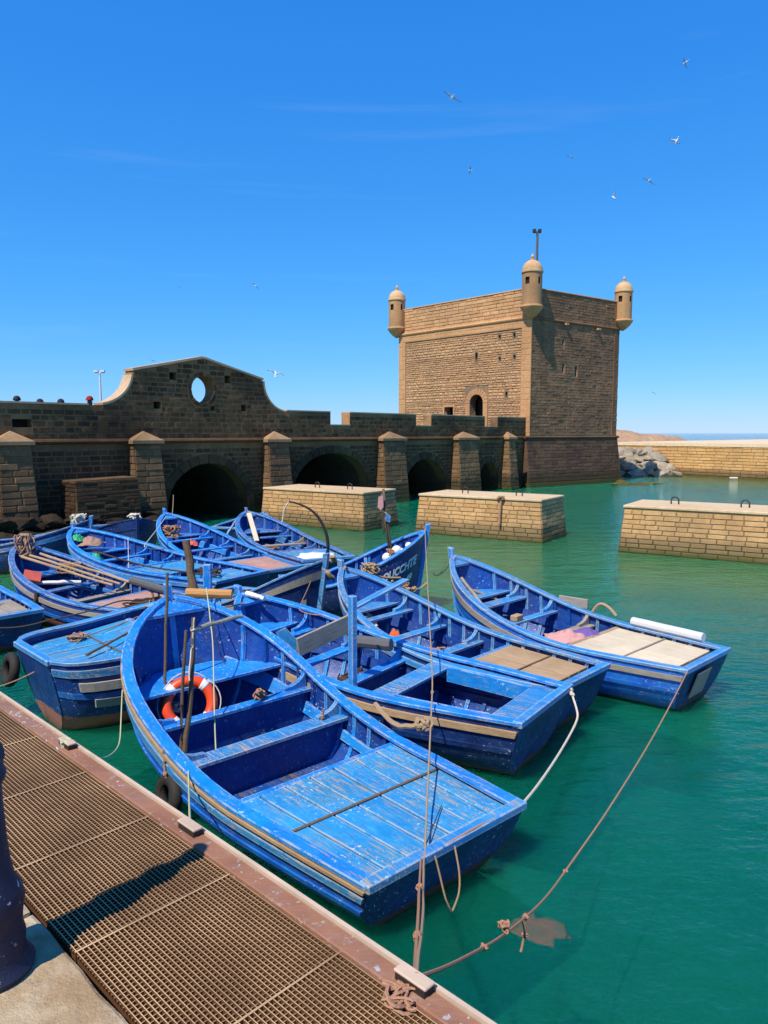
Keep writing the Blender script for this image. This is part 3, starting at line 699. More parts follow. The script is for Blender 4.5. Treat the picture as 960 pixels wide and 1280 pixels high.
turret(TN + (fl_n + fr_n).normalized() * .08 + fl_n * .05, 9.62, .53)
turret(TLc - fl_u * .10 + fl_n * .12, 9.52, .52)
turret(TRc + fr_u * .12 + fr_n * .12, 9.55, .50)
tag(tower, kind=None)

mast = empty('lamp_mast', at(671, 330, 46) - UP * (at(671, 330, 46).z - 9.6))
mb = MB(); mb.tube([(0, 0, 0), (0, 0, 5.4)], [.10, .07], 8); mb.build('pole', MT['hose'], mast, smooth=True)
MB().box((-.02, 0, 5.32), (.5, .08, .05)).build('crossbar', MT['hose'], mast)
MB().box((-.2, -.06, 5.42), (.18, .2, .16)).build('floodlight', MT['iron'], mast); MB().box((.12, -.06, 5.42), (.18, .2, .16)).build('floodlight', MT['iron'], mast)
tag(mast, 'slim pale mast with lamps rising behind the near tower turret', 'mast')
p = at(126, 500, 25)
lp = empty('street_lamp', (p.x, p.y, 2.2))
MB().tube([(0, 0, 0), (0, 0, 2.72)], [.045, .03], 8).build('pole', MT['pole_white'], lp, smooth=True)
MB().box((0, 0, 2.75), (.3, .06, .04)).build('arm', MT['pole_white'], lp)
for x in (-.11, .11): MB().box((x, -.03, 2.79), (.13, .1, .06)).build('lamp_head', MT['pole_white'], lp)
tag(lp, 'thin white double lamp post standing on the bridge left of the gable', 'lamp post')

# ------------------------------------------------------------------ mooring blocks
EU = Vector((.84, -.5426, 0)); EN = Vector((-.5426, -.84, 0))
def staple(c, parent):
    path = [c + EU * (-.09) - UP * .02] + [c + EU * (.09 * -math.cos(t)) + UP * (.09 + .09 * math.sin(t)) for t in [math.pi * i / 8 for i in range(9)]] + [c + EU * .09 - UP * .02]
    WMB().tube(path, .018, 6).build('iron_staple', MT['iron'], parent, smooth=True)
def block(FL, L, D, label, stap):
    b = empty('mooring_block', FL + EU * L / 2 - EN * D / 2); b.location.z = 0
    H = 1.10; bt = .10
    def PF(s, z): return FL + EU * (s * (1 + .0)) + EN * (bt * (1 - z / H)) + UP * z
    a0, a1 = -bt, L + bt
    def q(s, d, z):   # d depth behind the front, with batter
        k = bt * (1 - z / H)
        ss = -k if s == 0 else L + k; dd = -k if d == 0 else D + k
        return FL + EU * ss - EN * dd + UP * z
    core = WMB().hexa([q(0, 0, -.8), q(1, 0, -.8), q(1, 1, -.8), q(0, 1, -.8), q(0, 0, H), q(1, 0, H), q(1, 1, H), q(0, 1, H)]).build('core', MT['block_mortar'], b)
    o = [FL - EU * .03 + EN * .03, FL + EU * (L + .03) + EN * .03, FL + EU * (L + .03) - EN * (D + .03), FL - EU * .03 - EN * (D + .03)]
    WMB().hexa([p + UP * (H + .002) for p in o] + [p + UP * (H + .07) for p in o]).build('top_slab', MT['block_top'], b, bevel=.015)
    rr = random.Random(int(L * 100))
    def F0(s, z): k = bt * (1 - z / H); return FL + EU * (-k + (L + 2 * k) * s / L) + EN * k + UP * z
    lay_world(courses(-.22, H, .118, (.24, .5), lambda z: [(0, L)], rr, jitter=.06, gap=.012), F0, EN, MT['block_stone'], b, proud=.014, rnd=rr, limit=300, bev=.008)
    def F1(s, z): k = bt * (1 - z / H); return FL + EU * (L + k) - EN * (-k + (D + 2 * k) * s / D) + UP * z
    lay_world(courses(-.22, H, .118, (.24, .5), lambda z: [(0, D)], rr, jitter=.06, gap=.012), F1, EU, MT['block_stone'], b, proud=.014, rnd=rr, limit=150, bev=.008)
    for s, d in stap: staple(FL + EU * s - EN * d + UP * (H + .07), b)
    tag(b, label, 'mooring block', 'row of masonry mooring blocks')
    return b
block(Vector((-3.95, 24.25, 0)), 3.95, 1.8, 'masonry mooring block in front of the second arch, farthest left', [(1.6, .8), (2.9, .8)])
block(Vector((1.05, 21.75, 0)), 3.75, 1.75, 'middle masonry mooring block with a rope hanging down its front', [(1.1, .8), (2.8, .8)])
block(Vector((5.97, 18.25, 0)), 6.2, 1.8, 'masonry mooring block cut off by the right edge of the picture', [(1.0, .9), (2.6, .9)])

# ------------------------------------------------------------------ breakwater, rocks
WA = Vector((17.2, 56.6, 0)); WB = Vector((38.0, 26.5, 0)); wu = (WB - WA).normalized(); wnn = Vector((wu.y, -wu.x, 0))
if wnn.y > 0: wnn = -wnn
WL = (WB - WA).length; WH = 2.02
bw = empty('breakwater', (WA + WB) / 2); tag(bw, 'low sandy breakwater wall of squared stones with a pale top', 'breakwater')
def PW(s, z): return WA + wu * s + UP * z + wnn * (.25 * (1 - z / WH))
WMB().hexa([PW(0, -1), PW(WL, -1), PW(WL, -1) - wnn * 26, PW(0, -1) - wnn * 26, PW(0, WH), PW(WL, WH), PW(WL, WH) - wnn * 26, PW(0, WH) - wnn * 26]).build('wall', MT['break_mortar'], bw)
WMB().hexa([PW(0, WH + .003) + wnn * .06, PW(WL, WH + .003) + wnn * .06, PW(WL, WH) - wnn * 25.9, PW(0, WH) - wnn * 25.9, PW(0, WH + .22) + wnn * .06, PW(WL, WH + .22) + wnn * .06, PW(WL, WH + .35) - wnn * 25.9, PW(0, WH + .35) - wnn * 25.9]).build('top_slab', MT['break_top'], bw)
rr = random.Random(9)
lay_world(courses(-.1, WH, .20, (.5, .95), lambda z: [(0, 22)], rr, jitter=.1, gap=.022), PW, wnn, MT['break_stone'], bw, proud=.03, rnd=rr, limit=300)

def rock_mesh(name, seed, sub=2, flat=.75, ang=.55):
    bm = bmesh.new(); bmesh.ops.create_icosphere(bm, subdivisions=sub, radius=1)
    r = random.Random(seed); off = Vector((r.uniform(0, 99), r.uniform(0, 99), r.uniform(0, 99)))
    planes = [(Vector((r.uniform(-1, 1), r.uniform(-1, 1), r.uniform(-1, 1))).normalized(), r.uniform(.5, .8)) for _ in range(13)]
    for v in bm.verts:
        d = v.co.normalized(); k = 1.0
        for n, h in planes:
            c = d.dot(n)
            if c > .05: k = min(k, h / c)
        v.co = d * k * (1 + .10 * mnoise.noise(d * 2.5 + off)); v.co.z *= flat
    me = bpy.data.meshes.new(name); bm.to_mesh(me); bm.free(); return me
rocks = [rock_mesh('boulder', i, 3) for i in range(7)]
for m in rocks: m.materials.append(MT['boulder'])
frocks = [rock_mesh('footing_stone', 70 + i, 3, .8) for i in range(4)]
for m in frocks: m.materials.append(MT['bridge_stone'])
rr = random.Random(14)
for i in range(26):
    o = link_mesh('footing_stone', frocks[i % 4]); o.location = BP(-2.6 + (i % 13) * .52 + rr.uniform(-.15, .15), rr.uniform(.1, .3) + .28 * (i // 13), 1.15 - .45 * (i // 13) + rr.uniform(-.1, .2))
    o.scale = (rr.uniform(.4, .65), rr.uniform(.3, .45), rr.uniform(.25, .42)); o.rotation_euler = (rr.uniform(-.2, .2), rr.uniform(-.2, .2), .86 + rr.uniform(-.4, .4)); under(o, bridge)
spots = []
rr = random.Random(33)
for row, (py, yy, n) in enumerate(((592, 50.6, 8), (583, 51.4, 8), (574, 52.3, 7), (567, 53.2, 6))):
    for i in range(n):
        x0 = 770 + row * 1; x1 = 852 - row * 13
        px = x0 + (x1 - x0) * (i + rr.uniform(.1, .9)) / n
        spots.append((px, py + rr.uniform(-2, 2), yy + rr.uniform(-.3, .3), rr.uniform(.42, .78)))
places = ['at the waterline', 'in the second row up', 'in the third row up', 'at the top of the heap']
k = 0
for row, n in enumerate((8, 8, 7, 6)):
    for i in range(n):
        px, py, yy, s = spots[k]; k += 1
        o = link_mesh('boulder', rocks[k % 7]); o.location = at(px, py, yy); o.scale = (s * 1.25, s, s * .8); o.rotation_euler = (rr.uniform(-.5, .5), rr.uniform(-.5, .5), rr.uniform(0, 6.3))
        wh = 'against the tower' if i == 0 else ('farthest from the tower' if i == n - 1 else 'number %s from the tower' % ['', 'two', 'three', 'four', 'five', 'six', 'seven'][i])
        tag(o, 'grey boulder %s beside the tower, %s' % (places[row], wh), 'boulder', 'boulders heaped by the breakwater')
# rubble core so that no sea shows between the boulders
mnd = WMB(); 
def terrain(name, c, rx, ry, h, mat, seed, n=40, rough=.35):
    vs = []; fs = []
    for i in range(n + 1):
        for j in range(n + 1):
            x = -1 + 2 * i / n; y = -1 + 2 * j / n; d = math.hypot(x, y)
            k = max(0, 1 - d ** 2.2)
            z = h * k + (mnoise.noise(Vector((x * 5 + seed, y * 5, 0))) * .5 + mnoise.noise(Vector((x * 14 + seed, y * 14, 3))) * .3) * rough * h * (k > 0) - (.4 if k == 0 else 0)
            vs.append((c[0] + x * rx, c[1] + y * ry, c[2] + z))
    for i in range(n):
        for j in range(n):
            a = i * (n + 1) + j; fs.append((a, a + 1, a + n + 2, a + n + 1))
    o = MB().add(vs, fs).build(name, mat, None, smooth='all'); return o
tag(terrain('rocky_shore', (17.0, 54.4, -.3), 5.5, 3.4, 1.9, MT['boulder'], 4), kind='structure')
tag(terrain('rocky_mound', (17.5, 66, .3), 16, 7, 2.75, MT['red_rock'], 9, 60, .28), kind='structure')
mo = [rock_mesh('weedy_rock', 40 + i, 3, .3) for i in range(3)]
for m in mo: m.materials.append(MT['moss_rock'])
for i, (px, py, yy, sx, sz) in enumerate(((783, 606, 42.0, .9, .40), (800, 606, 42.2, .85, .36), (817, 604.5, 43.0, .75, .26), (776, 605, 43.2, .6, .5))):
    o = link_mesh('weedy_rock', mo[i % 3]); o.location = at(px, py, yy); o.location.z = .0; o.scale = (sx, .7, sz * 1.6); o.rotation_euler.z = i * 1.3
    tag(o, ['low weed covered rock nearest the tower corner, in front', 'low weed covered rock in the middle of the flat ledge', 'low weed covered rock at the right tip of the ledge', 'low weed covered rock touching the tower foot'][i], 'rock', 'weedy rocks at the tower foot')
bo = tag(MB().box((0, 0, .0), (.5, .25, .12)).build('float_bundle', MT['rope_white'], bevel=.04), 'small pale bundle floating at the foot of the breakwater', 'float'); bo.location = atz(917, 597.5, .05)

# ------------------------------------------------------------------ quay, grating, bollard
QZ = 1.40
qa = Vector((.6944, .7196, 0)); qb = Vector((-.7196, .6944, 0))    # across towards water / along to the left
def Q(a, b, z): return qa * a + qb * b + UP * z
A0, A1, A2 = .835, 1.392, 1.462       # pavement edge, grating edge, outer edge
pav = tag(MB().hexa([Q(-6, -6, -1.3), Q(A0 - .05, -6, -1.3), Q(A0 - .05, 9, -1.3), Q(-6, 9, -1.3), Q(-6, -6, QZ - .03), Q(A0 - .01, -6, QZ - .03), Q(A0 - .01, 9, QZ - .03), Q(-6, 9, QZ - .03)]).build('pavement', MT['flag_joint']), kind='structure')
rr = random.Random(4)
b = -2.2; i = 0
while b < 6.5:
    w = [.62, .85, .7, .95][i % 4]; a = A0
    for k in range(3):
        d = rr.uniform(.55, .95); g = .006
        pts = [(a - d + g, b + g), (a - g * (k > 0), b + g), (a - g * (k > 0), b + w - g), (a - d + g, b + w - g)]
        m = MB(); nseg = 7
        outl = []
        for (p, q) in zip(pts, pts[1:] + pts[:1]):
            for s in range(nseg):
                t = s / nseg; x = p[0] + (q[0] - p[0]) * t; y = p[1] + (q[1] - p[1]) * t
                nn = Vector((mnoise.noise(Vector((x * 6, y * 6, i))), mnoise.noise(Vector((x * 6, y * 6, i + 9))))) * .014
                outl.append((x + nn.x - (.008 if k == 0 else 0), y + nn.y))
        dz_ = rr.uniform(-.004, .004)
        lo = [Q(x, y, QZ - .05) for x, y in outl]; c = Vector((sum(x for x, y in outl) / len(outl), sum(y for x, y in outl) / len(outl)))
        hi = [Q(x, y, QZ - .006 + dz_) for x, y in outl]; h2 = [Q(x + (c.x - x) * .03, y + (c.y - y) * .03, QZ + dz_) for x, y in outl]
        m.loft([lo, hi, h2]); m.build('flagstone', MT['flag'], pav)
        a -= d
    b += w; i += 1
# ledge under the grating
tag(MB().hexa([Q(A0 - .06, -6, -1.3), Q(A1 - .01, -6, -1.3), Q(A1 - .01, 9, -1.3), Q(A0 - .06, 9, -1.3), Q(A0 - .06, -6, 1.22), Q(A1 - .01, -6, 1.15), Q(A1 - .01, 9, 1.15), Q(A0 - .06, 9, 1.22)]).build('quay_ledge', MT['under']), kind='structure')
gw = empty('grating_walkway', Q((A0 + A2) / 2, 2, QZ - .1)); tag(gw, 'brown steel grating walkway with a rusty outer beam along the quay', 'walkway')
B0, B1 = -.9, 6.6; pitch = .0158
n = int((A1 - A0 - .02) / pitch)
for i in range(n + 1):
    a = A0 + .012 + i * (A1 - A0 - .016) / n
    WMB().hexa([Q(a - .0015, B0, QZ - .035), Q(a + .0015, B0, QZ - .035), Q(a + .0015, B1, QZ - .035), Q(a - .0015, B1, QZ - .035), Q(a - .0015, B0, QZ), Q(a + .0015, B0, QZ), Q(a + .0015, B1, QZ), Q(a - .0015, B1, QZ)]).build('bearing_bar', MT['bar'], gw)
cb = int((B1 - B0) / .0168)
rest = WMB()
for i in range(cb):
    b = B0 + .01 + i * .0168; seam = (i % 34 == 8); w = .0036 if seam else .0013; t = QZ + .001 if seam else QZ - .004
    m = WMB() if .45 < b < .45 + 285 * .0168 else rest
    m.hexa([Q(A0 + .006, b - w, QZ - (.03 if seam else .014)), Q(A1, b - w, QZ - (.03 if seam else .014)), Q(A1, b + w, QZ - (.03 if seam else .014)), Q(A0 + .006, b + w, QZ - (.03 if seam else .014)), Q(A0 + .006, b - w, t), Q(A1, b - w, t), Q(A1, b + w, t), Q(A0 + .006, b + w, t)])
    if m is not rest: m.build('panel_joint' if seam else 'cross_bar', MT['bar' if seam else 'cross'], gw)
if rest.f: tag(rest.build('cross_bars', MT['cross'], gw), kind='stuff')
WMB().hexa([Q(A1 + .002, B0, QZ - .16), Q(A2, B0, QZ - .16), Q(A2, B1, QZ - .16), Q(A1 + .002, B1, QZ - .16), Q(A1 + .002, B0, QZ + .012), Q(A2, B0, QZ + .012), Q(A2, B1, QZ + .012), Q(A1 + .002, B1, QZ + .012)]).build('edge_beam', MT['rust'], gw, bevel=.004)
WMB().hexa([Q(A2 + .001, B0, QZ - .05), Q(A2 + .016, B0, QZ - .05), Q(A2 + .016, B1, QZ - .05), Q(A2 + .001, B1, QZ - .05), Q(A2 + .001, B0, QZ + .022), Q(A2 + .016, B0, QZ + .022), Q(A2 + .016, B1, QZ + .022), Q(A2 + .001, B1, QZ + .022)]).build('edge_strip', MT['rust_edge'], gw)
def cleat(px, py, label):
    p = atz(px, py, QZ + .012); b = p.dot(qb); a = (A1 + A2) / 2 + .01
    c = empty('mooring_cleat', Q(a, b, QZ + .012))
    WMB().hexa([Q(a - .02, b - .055, QZ + .013), Q(a + .02, b - .055, QZ + .013), Q(a + .02, b + .055, QZ + .013), Q(a - .02, b + .055, QZ + .013), Q(a - .02, b - .055, QZ + .034), Q(a + .02, b - .055, QZ + .034), Q(a + .02, b + .055, QZ + .034), Q(a - .02, b + .055, QZ + .034)]).build('foot', MT['iron'], c)
    WMB().hexa([Q(a - .022, b - .06, QZ + .035), Q(a + .022, b - .06, QZ + .035), Q(a + .022, b + .06, QZ + .035), Q(a - .022, b + .06, QZ + .035), Q(a - .022, b - .06, QZ + .045), Q(a + .022, b - .06, QZ + .045), Q(a + .022, b + .06, QZ + .045), Q(a - .022, b + .06, QZ + .045)]).build('bar', MT['rust_edge'], c, bevel=.003)
    tag(c, label, 'cleat', 'cleats on the quay beam'); return Q(a, b, QZ + .034)
C1 = cleat(530, 1222, 'steel mooring cleat wound with pink rope near the end of the beam')
C2 = cleat(258, 1030, 'steel mooring cleat on the beam beside the tyre fender')
C3 = cleat(104, 927, 'steel mooring cleat with a pale green line, farthest along the beam')
bp = atz(-12, 1212, QZ)
bol = tag(empty('quay_bollard', (bp.x, bp.y, QZ)), 'dark navy cast iron bollard post at the left edge of the quay', 'bollard')
prof = [(0.0000, 0), (0.1161, 0), (0.1204, .015), (0.1075, .03), (0.0963, .06), (0.0989, .10), (0.0912, .13), (0.0946, .17), (0.1015, .21), (0.0946, .245), (0.0774, .275), (0.0688, .32), (0.0619, .40), (0.0576, .50), (0.0568, .56)]
MB().lathe(prof, 40).build('base', MT['iron_navy'], bol, smooth=True)
MB().lathe([(0.0568, .56), (0.0671, .572), (0.0705, .59), (0.0654, .605), (0.0636, .62), (0.0688, .635), (0.0671, .655), (0.0585, .675), (0.0550, .70), (0.0568, .72), (0.0516, .74), (0.0413, .76), (0.0378, .78)], 40).build('collar', MT['iron_navy'], bol, smooth=True)
MB().lathe([(0.0378, .78), (0.0430, .80), (0.0533, .83), (0.0568, .865), (0.0516, .90), (0.0387, .925), (0.0344, .94)], 36).build('ball', MT['iron_navy'], bol, smooth=True)
MB().lathe([(0.0344, .94), (0.0310, 1.05), (0.0387, 1.07), (0.0430, 1.10), (0.0344, 1.14), (0.0000, 1.16)], 32).build('cap', MT['iron_navy'], bol, smooth=True)
# ------------------------------------------------------------------ boats
FBP = [(0, .76), (.15, .88), (.3, .97), (.45, 1.), (.6, .985), (.72, .92), (.82, .78), (.9, .56), (.96, .29), (1, .0)]
def cr(pts, t):
    """smooth interpolation through points"""
    n = len(pts)
    for i in range(n - 1):
        if t <= pts[i + 1][0] or i == n - 2: break
    x0, y0 = pts[i]; x1, y1 = pts[i + 1]
    m = lambda k: (pts[min(n - 1, k + 1)][1] - pts[max(0, k - 1)][1]) / (pts[min(n - 1, k + 1)][0] - pts[max(0, k - 1)][0])
    h = x1 - x0; u = max(0, min(1, (t - x0) / h)); a, b = m(i) * h, m(i + 1) * h
    return (2 * u ** 3 - 3 * u ** 2 + 1) * y0 + (u ** 3 - 2 * u ** 2 + u) * a + (-2 * u ** 3 + 3 * u ** 2) * y1 + (u ** 3 - u ** 2) * b
class Boat:
    def __init__(self, label, x, y, head, L, B, hs, hb, rise=2.0, hull='hull_mid', inner='cobalt', trim='azure', rub='grey_wood', ribs=True, name='fishing_boat', fb=None, strakes=True, ribaz=.45):
        self.fb = fb or FBP
        self.L, self.B, self.hs, self.hb, self.rise = L, B, hs, hb, rise
        self.trim, self.inner = trim, inner
        r = self.root = tag(empty(name, (x, y, 0), R(head)), label, 'boat', 'blue wooden fishing boats moored in the harbour')
        self.mat = Matrix.Translation((x, y, 0)) @ Matrix.Rotation(R(head), 4, 'Z')
        rg = self.rg = random.Random(int(abs(x * 100 + y * 37)))
        NT, NQ = 30, 9
        ts = [1 - (1 - i / NT) ** 1.25 for i in range(NT + 1)]
        mb = MB()
        for inner_s in (0, 1):
            g = []
            for side in (-1, 1):
                rows = [[self.P(t, q / NQ, side, .032 * inner_s) for q in range(NQ + 1)] for t in ts]
                mb.loft(rows, inner_s, closed=False, cap=False)
        mb.build('hull', [MT[hull], MT[inner]], r, smooth=True)
        # transom board
        sec = [self.P(0, q / NQ, 1) for q in range(NQ + 1)] + [self.P(0, q / NQ, -1) for q in range(NQ - 1, -1, -1)]
        MB().loft([[p + Vector((-.012, 0, 0)) for p in sec], [p + Vector((.045, 0, 0)) for p in sec]]).build('transom', MT['hull_navy' if hull != 'hull_red' else hull], r)  # navy paint, dark enough to carry the transom's shade as well
        b0 = self.b(0)
        MB().box((.015, 0, self.zs(0) + .012), (.085, 2 * b0 + .03, .055)).build('transom_cap', MT['azure_worn'], r, bevel=.006)
        # gunwale caps, rubbing strakes
        for side in (-1, 1):
            rings = []
            for t in ts:
                bb = self.b(t); o = bb + .022; i = max(bb - .085, .004); z = self.zs(t); x = self.P(t, 0, 1).x
                rings.append([(x, side * o, z), (x, side * i, z + .002), (x, side * i, z + .034), (x, side * o, z + .034)])
            MB().loft(rings).build('gunwale', MT[trim], r, bevel=.005)
            if strakes: self.band(side, .07 / hs * .6, .07 / hs * .6 + .085, .024, rub if side > 0 or rub != 'azure' else trim, 'rubbing_strake', ts)
            if strakes: self.band(side, .33, .40, .016, hull if hull.startswith('hull_n') else 'hull_bright', 'lower_strake', ts[:-3])
            if ribs:
                self.band(side, .30, .42, -.02, inner if rg.random() < .3 else trim, 'stringer', [t for t in ts if .05 < t < .93], off=-.062)
        # stem post
        sp = [self.stem(q) for q in (-.085, -.03, .1, .25, .4, .55, .7, .85, 1.0)]
        MB().strip([p + Vector((.012, 0, 0)) for p in sp], Vector((0, 1, 0)), Vector((1, 0, .15)), [.062] * 9, .085).build('stem_post', MT[trim], r, bevel=.008)
        # keel skeg
        # ribs
        if ribs:
            n = int(L / .21)
            for k in range(1, n):
                t = k / n
                if t > .93: continue
                for side in (-1, 1):
                    rings = []
                    qf = min(.97, (self.zs(t) - .05) / (self.zs(t) - self.zk(t)))
                    for j in range(6):
                        q = .01 + (qf - .01) * j / 5; p = self.P(t, q, side, .030); y = abs(p.y); i2 = max(y - .030, .005)
                        rings.append([(p.x - .02, side * y, p.z), (p.x + .02, side * y, p.z), (p.x + .02, side * i2, p.z), (p.x - .02, side * i2, p.z)])
                    MB().loft(rings).build('rib', MT[trim if rg.random() < ribaz else inner], r)
        self.floor()
        self.slab(.955, .99, lambda t: self.zs(t) - .004, .035, 'breasthook', trim, inset=.01)
    def b(self, t): return cr(self.fb, t) * self.B / 2
    def zs(self, t): return self.hs + (self.hb - self.hs) * max(0, (t - .3) / .7) ** self.rise
    def zk(self, t): return -.20 + .10 * (1 - t) ** 2
    def bowx(self, q): return self.L - (.10 + .10 * self.hb) * max(q, -.2) ** 1.0 - .22 * max(0, q - .55) ** 1.5
    def stem(self, q): z = self.zs(1) + (self.zk(1) - self.zs(1)) * q; return Vector((self.bowx(q), 0, z))
    def P(self, t, q, side=1, inset=0.):
        z = self.zs(t) + (self.zk(t) - self.zs(t)) * q
        e = max(0, (t - .5) / .5) ** 1.5
        k = 3.3 - 1.7 * e; m = .64 + .41 * e
        y = self.b(t) * (1 - max(0, q) ** k) ** m
        x = (1 - t) * .20 * q + t * self.bowx(q)
        return Vector((x, side * max(0.0, y - inset), z))
    def inner_b(self, t, z, inset=.034):
        q = (self.zs(t) - z) / (self.zs(t) - self.zk(t)); return self.P(t, max(0, min(1, q)), 1, inset).y
    def band(self, side, q0, q1, th, mat, name, ts, off=0.):
        rings = []
        for t in ts:
            a, b = self.P(t, q0, 1), self.P(t, q1, 1)
            lo, hi = (off, off + th) if th > 0 else (off + th, off)
            rings.append([(a.x, side * max(.003, a.y + lo), a.z), (a.x, side * max(.003, a.y + hi), a.z), (b.x, side * max(.003, b.y + hi), b.z), (b.x, side * max(.003, b.y + lo), b.z)])
        MB().loft(rings).build(name, MT[mat], self.root)
    def slab(self, t0, t1, z, th, name, mat, inset=.036, n=6, parent=None, v0=-1., v1=1., dx=0.):
        rings = []
        for i in range(n + 1):
            t = t0 + (t1 - t0) * i / n; zz = z(t) if callable(z) else z
            bb = self.inner_b(t, zz, inset); x = self.P(t, (self.zs(t) - zz) / (self.zs(t) - self.zk(t)), 1).x + dx
            rings.append([(x, v0 * bb, zz - th), (x, v1 * bb, zz - th), (x, v1 * bb, zz), (x, v0 * bb, zz)])
        return MB().loft(rings).build(name, MT[mat], parent or self.root, bevel=.004)
    def floor(self):
        self.slab(.02, .90, .05, .02, 'floor_board', 'floor', n=14)
    def thwart(self, t, w=.17, drop=.14, mat=None, bulk=False, knee=True, th=.032):
        z = self.zs(t) - drop; dt = w / self.L / 2
        o = self.slab(t - dt, t + dt, z, th, 'thwart', mat or self.trim, n=3)
        if bulk: self.bulkhead(t, z - th - .002)
        if knee:
            for side in (-1, 1):
                pts = []; bb = self.b(t)
                for u, v in ((.30, .0), (.22, .008), (.15, .03), (.10, .065), (.072, .105), (.062, drop + .01)):
                    pts.append(Vector((self.P(t, 0, 1).x + dt * self.L * .2, side * (bb - u), z + min(v, drop) + .004)))
                rings = []
                for i, p in enumerate(pts):
                    w2 = .022; h = .05 if i < 4 else .035
                    rings.append([p + Vector((-w2, 0, 0)), p + Vector((w2, 0, 0)), p + Vector((w2, side * .045, -.0)), p + Vector((-w2, side * .045, -.0))])
                    if i == 0: rings[0] = [q + Vector((0, 0, 0.0)) for q in rings[0]]
                # thickness downwards: fill below the curve
                low = [[Vector((q.x, q.y, z)) for q in (r[0], r[1])] for r in rings]
                R2 = [[l[0], l[1], r[1] + Vector((0, 0, .03)), r[0] + Vector((0, 0, .03))] for l, r in zip(low, rings)]
                MB().loft(R2).build('knee', MT[mat or self.trim], o)
        return o
    def bulkhead(self, t, ztop, mat=None):
        n = 7; zb = .052; pts = []
        L = [(self.inner_b(t, zb + (ztop - zb) * i / n), zb + (ztop - zb) * i / n) for i in range(n + 1)]
        sec = [(y, z) for y, z in L] + [(-y, z) for y, z in reversed(L)]
        x = self.P(t, .3, 1).x
        MB().loft([[(x - .012, y, z) for y, z in sec], [(x + .012, y, z) for y, z in sec]]).build('bulkhead', MT[mat or self.inner], self.root)
    def deck(self, t0, t1, n, mat, drop=.03, slots=(), margin=True, edge=None, slotmat='dark_wood'):
        z = lambda t: self.zs(t) - drop
        if margin: dk = self.slab(t0, t1, lambda t: z(t) - .031, .02, 'deck_bed', 'dark_wood', inset=.04)
        for i in range(n):
            g = .012
            v0 = -1 + 2 * i / n + g; v1 = -1 + 2 * (i + 1) / n - g; dzz = self.rg.uniform(-.003, .003)
            self.slab(t0, t1, lambda t: z(t) + dzz, .028, 'deck_plank', mat, inset=.045, v0=v0, v1=v1)
        for s in slots:
            zz = self.zs(s) - drop; w = .012 / self.L
            self.slab(s - w, s + w, lambda t: z(t) + .014, .008, 'deck_batten', slotmat, inset=.07, n=1)
        self.bulkhead(t1 - .004, self.zs(t1) - drop - .035)
        self.slab(t1 - .001, t1 + .05 / self.L, lambda t: z(t) + .004, .05, 'deck_edge_beam', edge or self.trim, n=2)
    def seat(self, t0=.76, t1=.95, drop=.30, mat=None):
        self.slab(t0, t1, lambda t: self.zs(t0) - drop * .55, .03, 'bow_seat', mat or self.trim, n=7)
    def w(self, t, y, z): return self.mat @ Vector((self.P(t, 0, 1).x, y, z))

A = Boat('large blue boat in the foreground with a worn azure stern deck', .43, 4.36, 132.0, 3.83, 1.71, .40, 1.33, hull='hull_mid', trim='azure', rub='azure_worn', fb=[(0, .82), (.217, .91), (.434, .978), (.62, 1.0), (.753, .97), (.848, .84), (.924, .59), (.97, .308), (1, 0)])
A.deck(.03, .352, 7, 'azure_deck', drop=.018, slots=(.21,))
for sd in (-1, 1): A.band(sd, .012, .05, .032, 'tan_wood', 'edge_moulding', [i / 30 for i in range(30)])
A.thwart(.555, .19, .11, 'azure_worn', bulk=True); A.thwart(.69, .12, .15, 'azure', bulk=True); A.seat(.79, .95, .32)
Bb = Boat('blue boat with an open rectangular stern hatch, next behind the foreground boat', 1.43, 6.29, 145.3, 3.78, 1.49, .56, 1.08, hull='hull_navy', trim='azure', rub='tan_wood', ribaz=.8)
for t0, t1, v0, v1, nm in ((.03, .09, -1, 1, 'aft_deck'), (.34, .40, -1, 1, 'fore_deck'), (.092, .338, -1, -.72, 'side_deck'), (.092, .338, .72, 1, 'side_deck')):
    Bb.slab(t0, t1, lambda t: Bb.zs(t) - .03, .03, nm, 'azure_worn', v0=v0, v1=v1)
for v in (-.72, .69): Bb.slab(.09, .34, lambda t: Bb.zs(t) - .012, .16, 'hatch_coaming', 'azure', v0=v, v1=v + .03)
Bb.bulkhead(.40, Bb.zs(.4) - .07); Bb.thwart(.52, .15, .14, bulk=True); Bb.thwart(.68, .15, .16); Bb.thwart(.84, .14, .2); Bb.seat(.87, .96, .3)
Cb = Boat('blue boat with a bare wooden stern deck, second behind the foreground boat', 2.01, 7.20, 137.2, 3.49, 1.36, .50, 1.18, hull='hull_navy', trim='azure_worn', rub='azure_worn', ribaz=.85)
Cb.deck(.06, .36, 5, 'tan_wood', drop=.05, slots=(.2,)); Cb.thwart(.50, .15, .13, bulk=True); Cb.thwart(.66, .14, .15); Cb.thwart(.80, .12, .18); Cb.seat(.84, .95, .3)
Db = Boat('blue boat with pale plywood deck panels, farthest right, floating apart', 3.48, 7.73, 134.3, 3.60, 1.46, .51, 1.22, hull='hull_bright', trim='azure_worn', rub='grey_wood', ribaz=.8)
Db.deck(.05, .385, 2, 'pale_ply', drop=.035, slots=(.21,), slotmat='grey_wood', edge='tan_wood'); Db.thwart(.505, .17, .12, 'grey_wood', bulk=True); Db.thwart(.655, .13, .14); Db.thwart(.79, .2, .17); Db.seat(.83, .95, .3)
Eb = Boat('dark blue boat whose high bow carries white lettering beside a flag pole', -1.66, 11.74, 10.3, 2.4, 1.2, .55, 1.32, rise=1.15, hull='hull_navy', trim='azure', rub='azure', strakes=False)
Eb.thwart(.6, .14, .15)
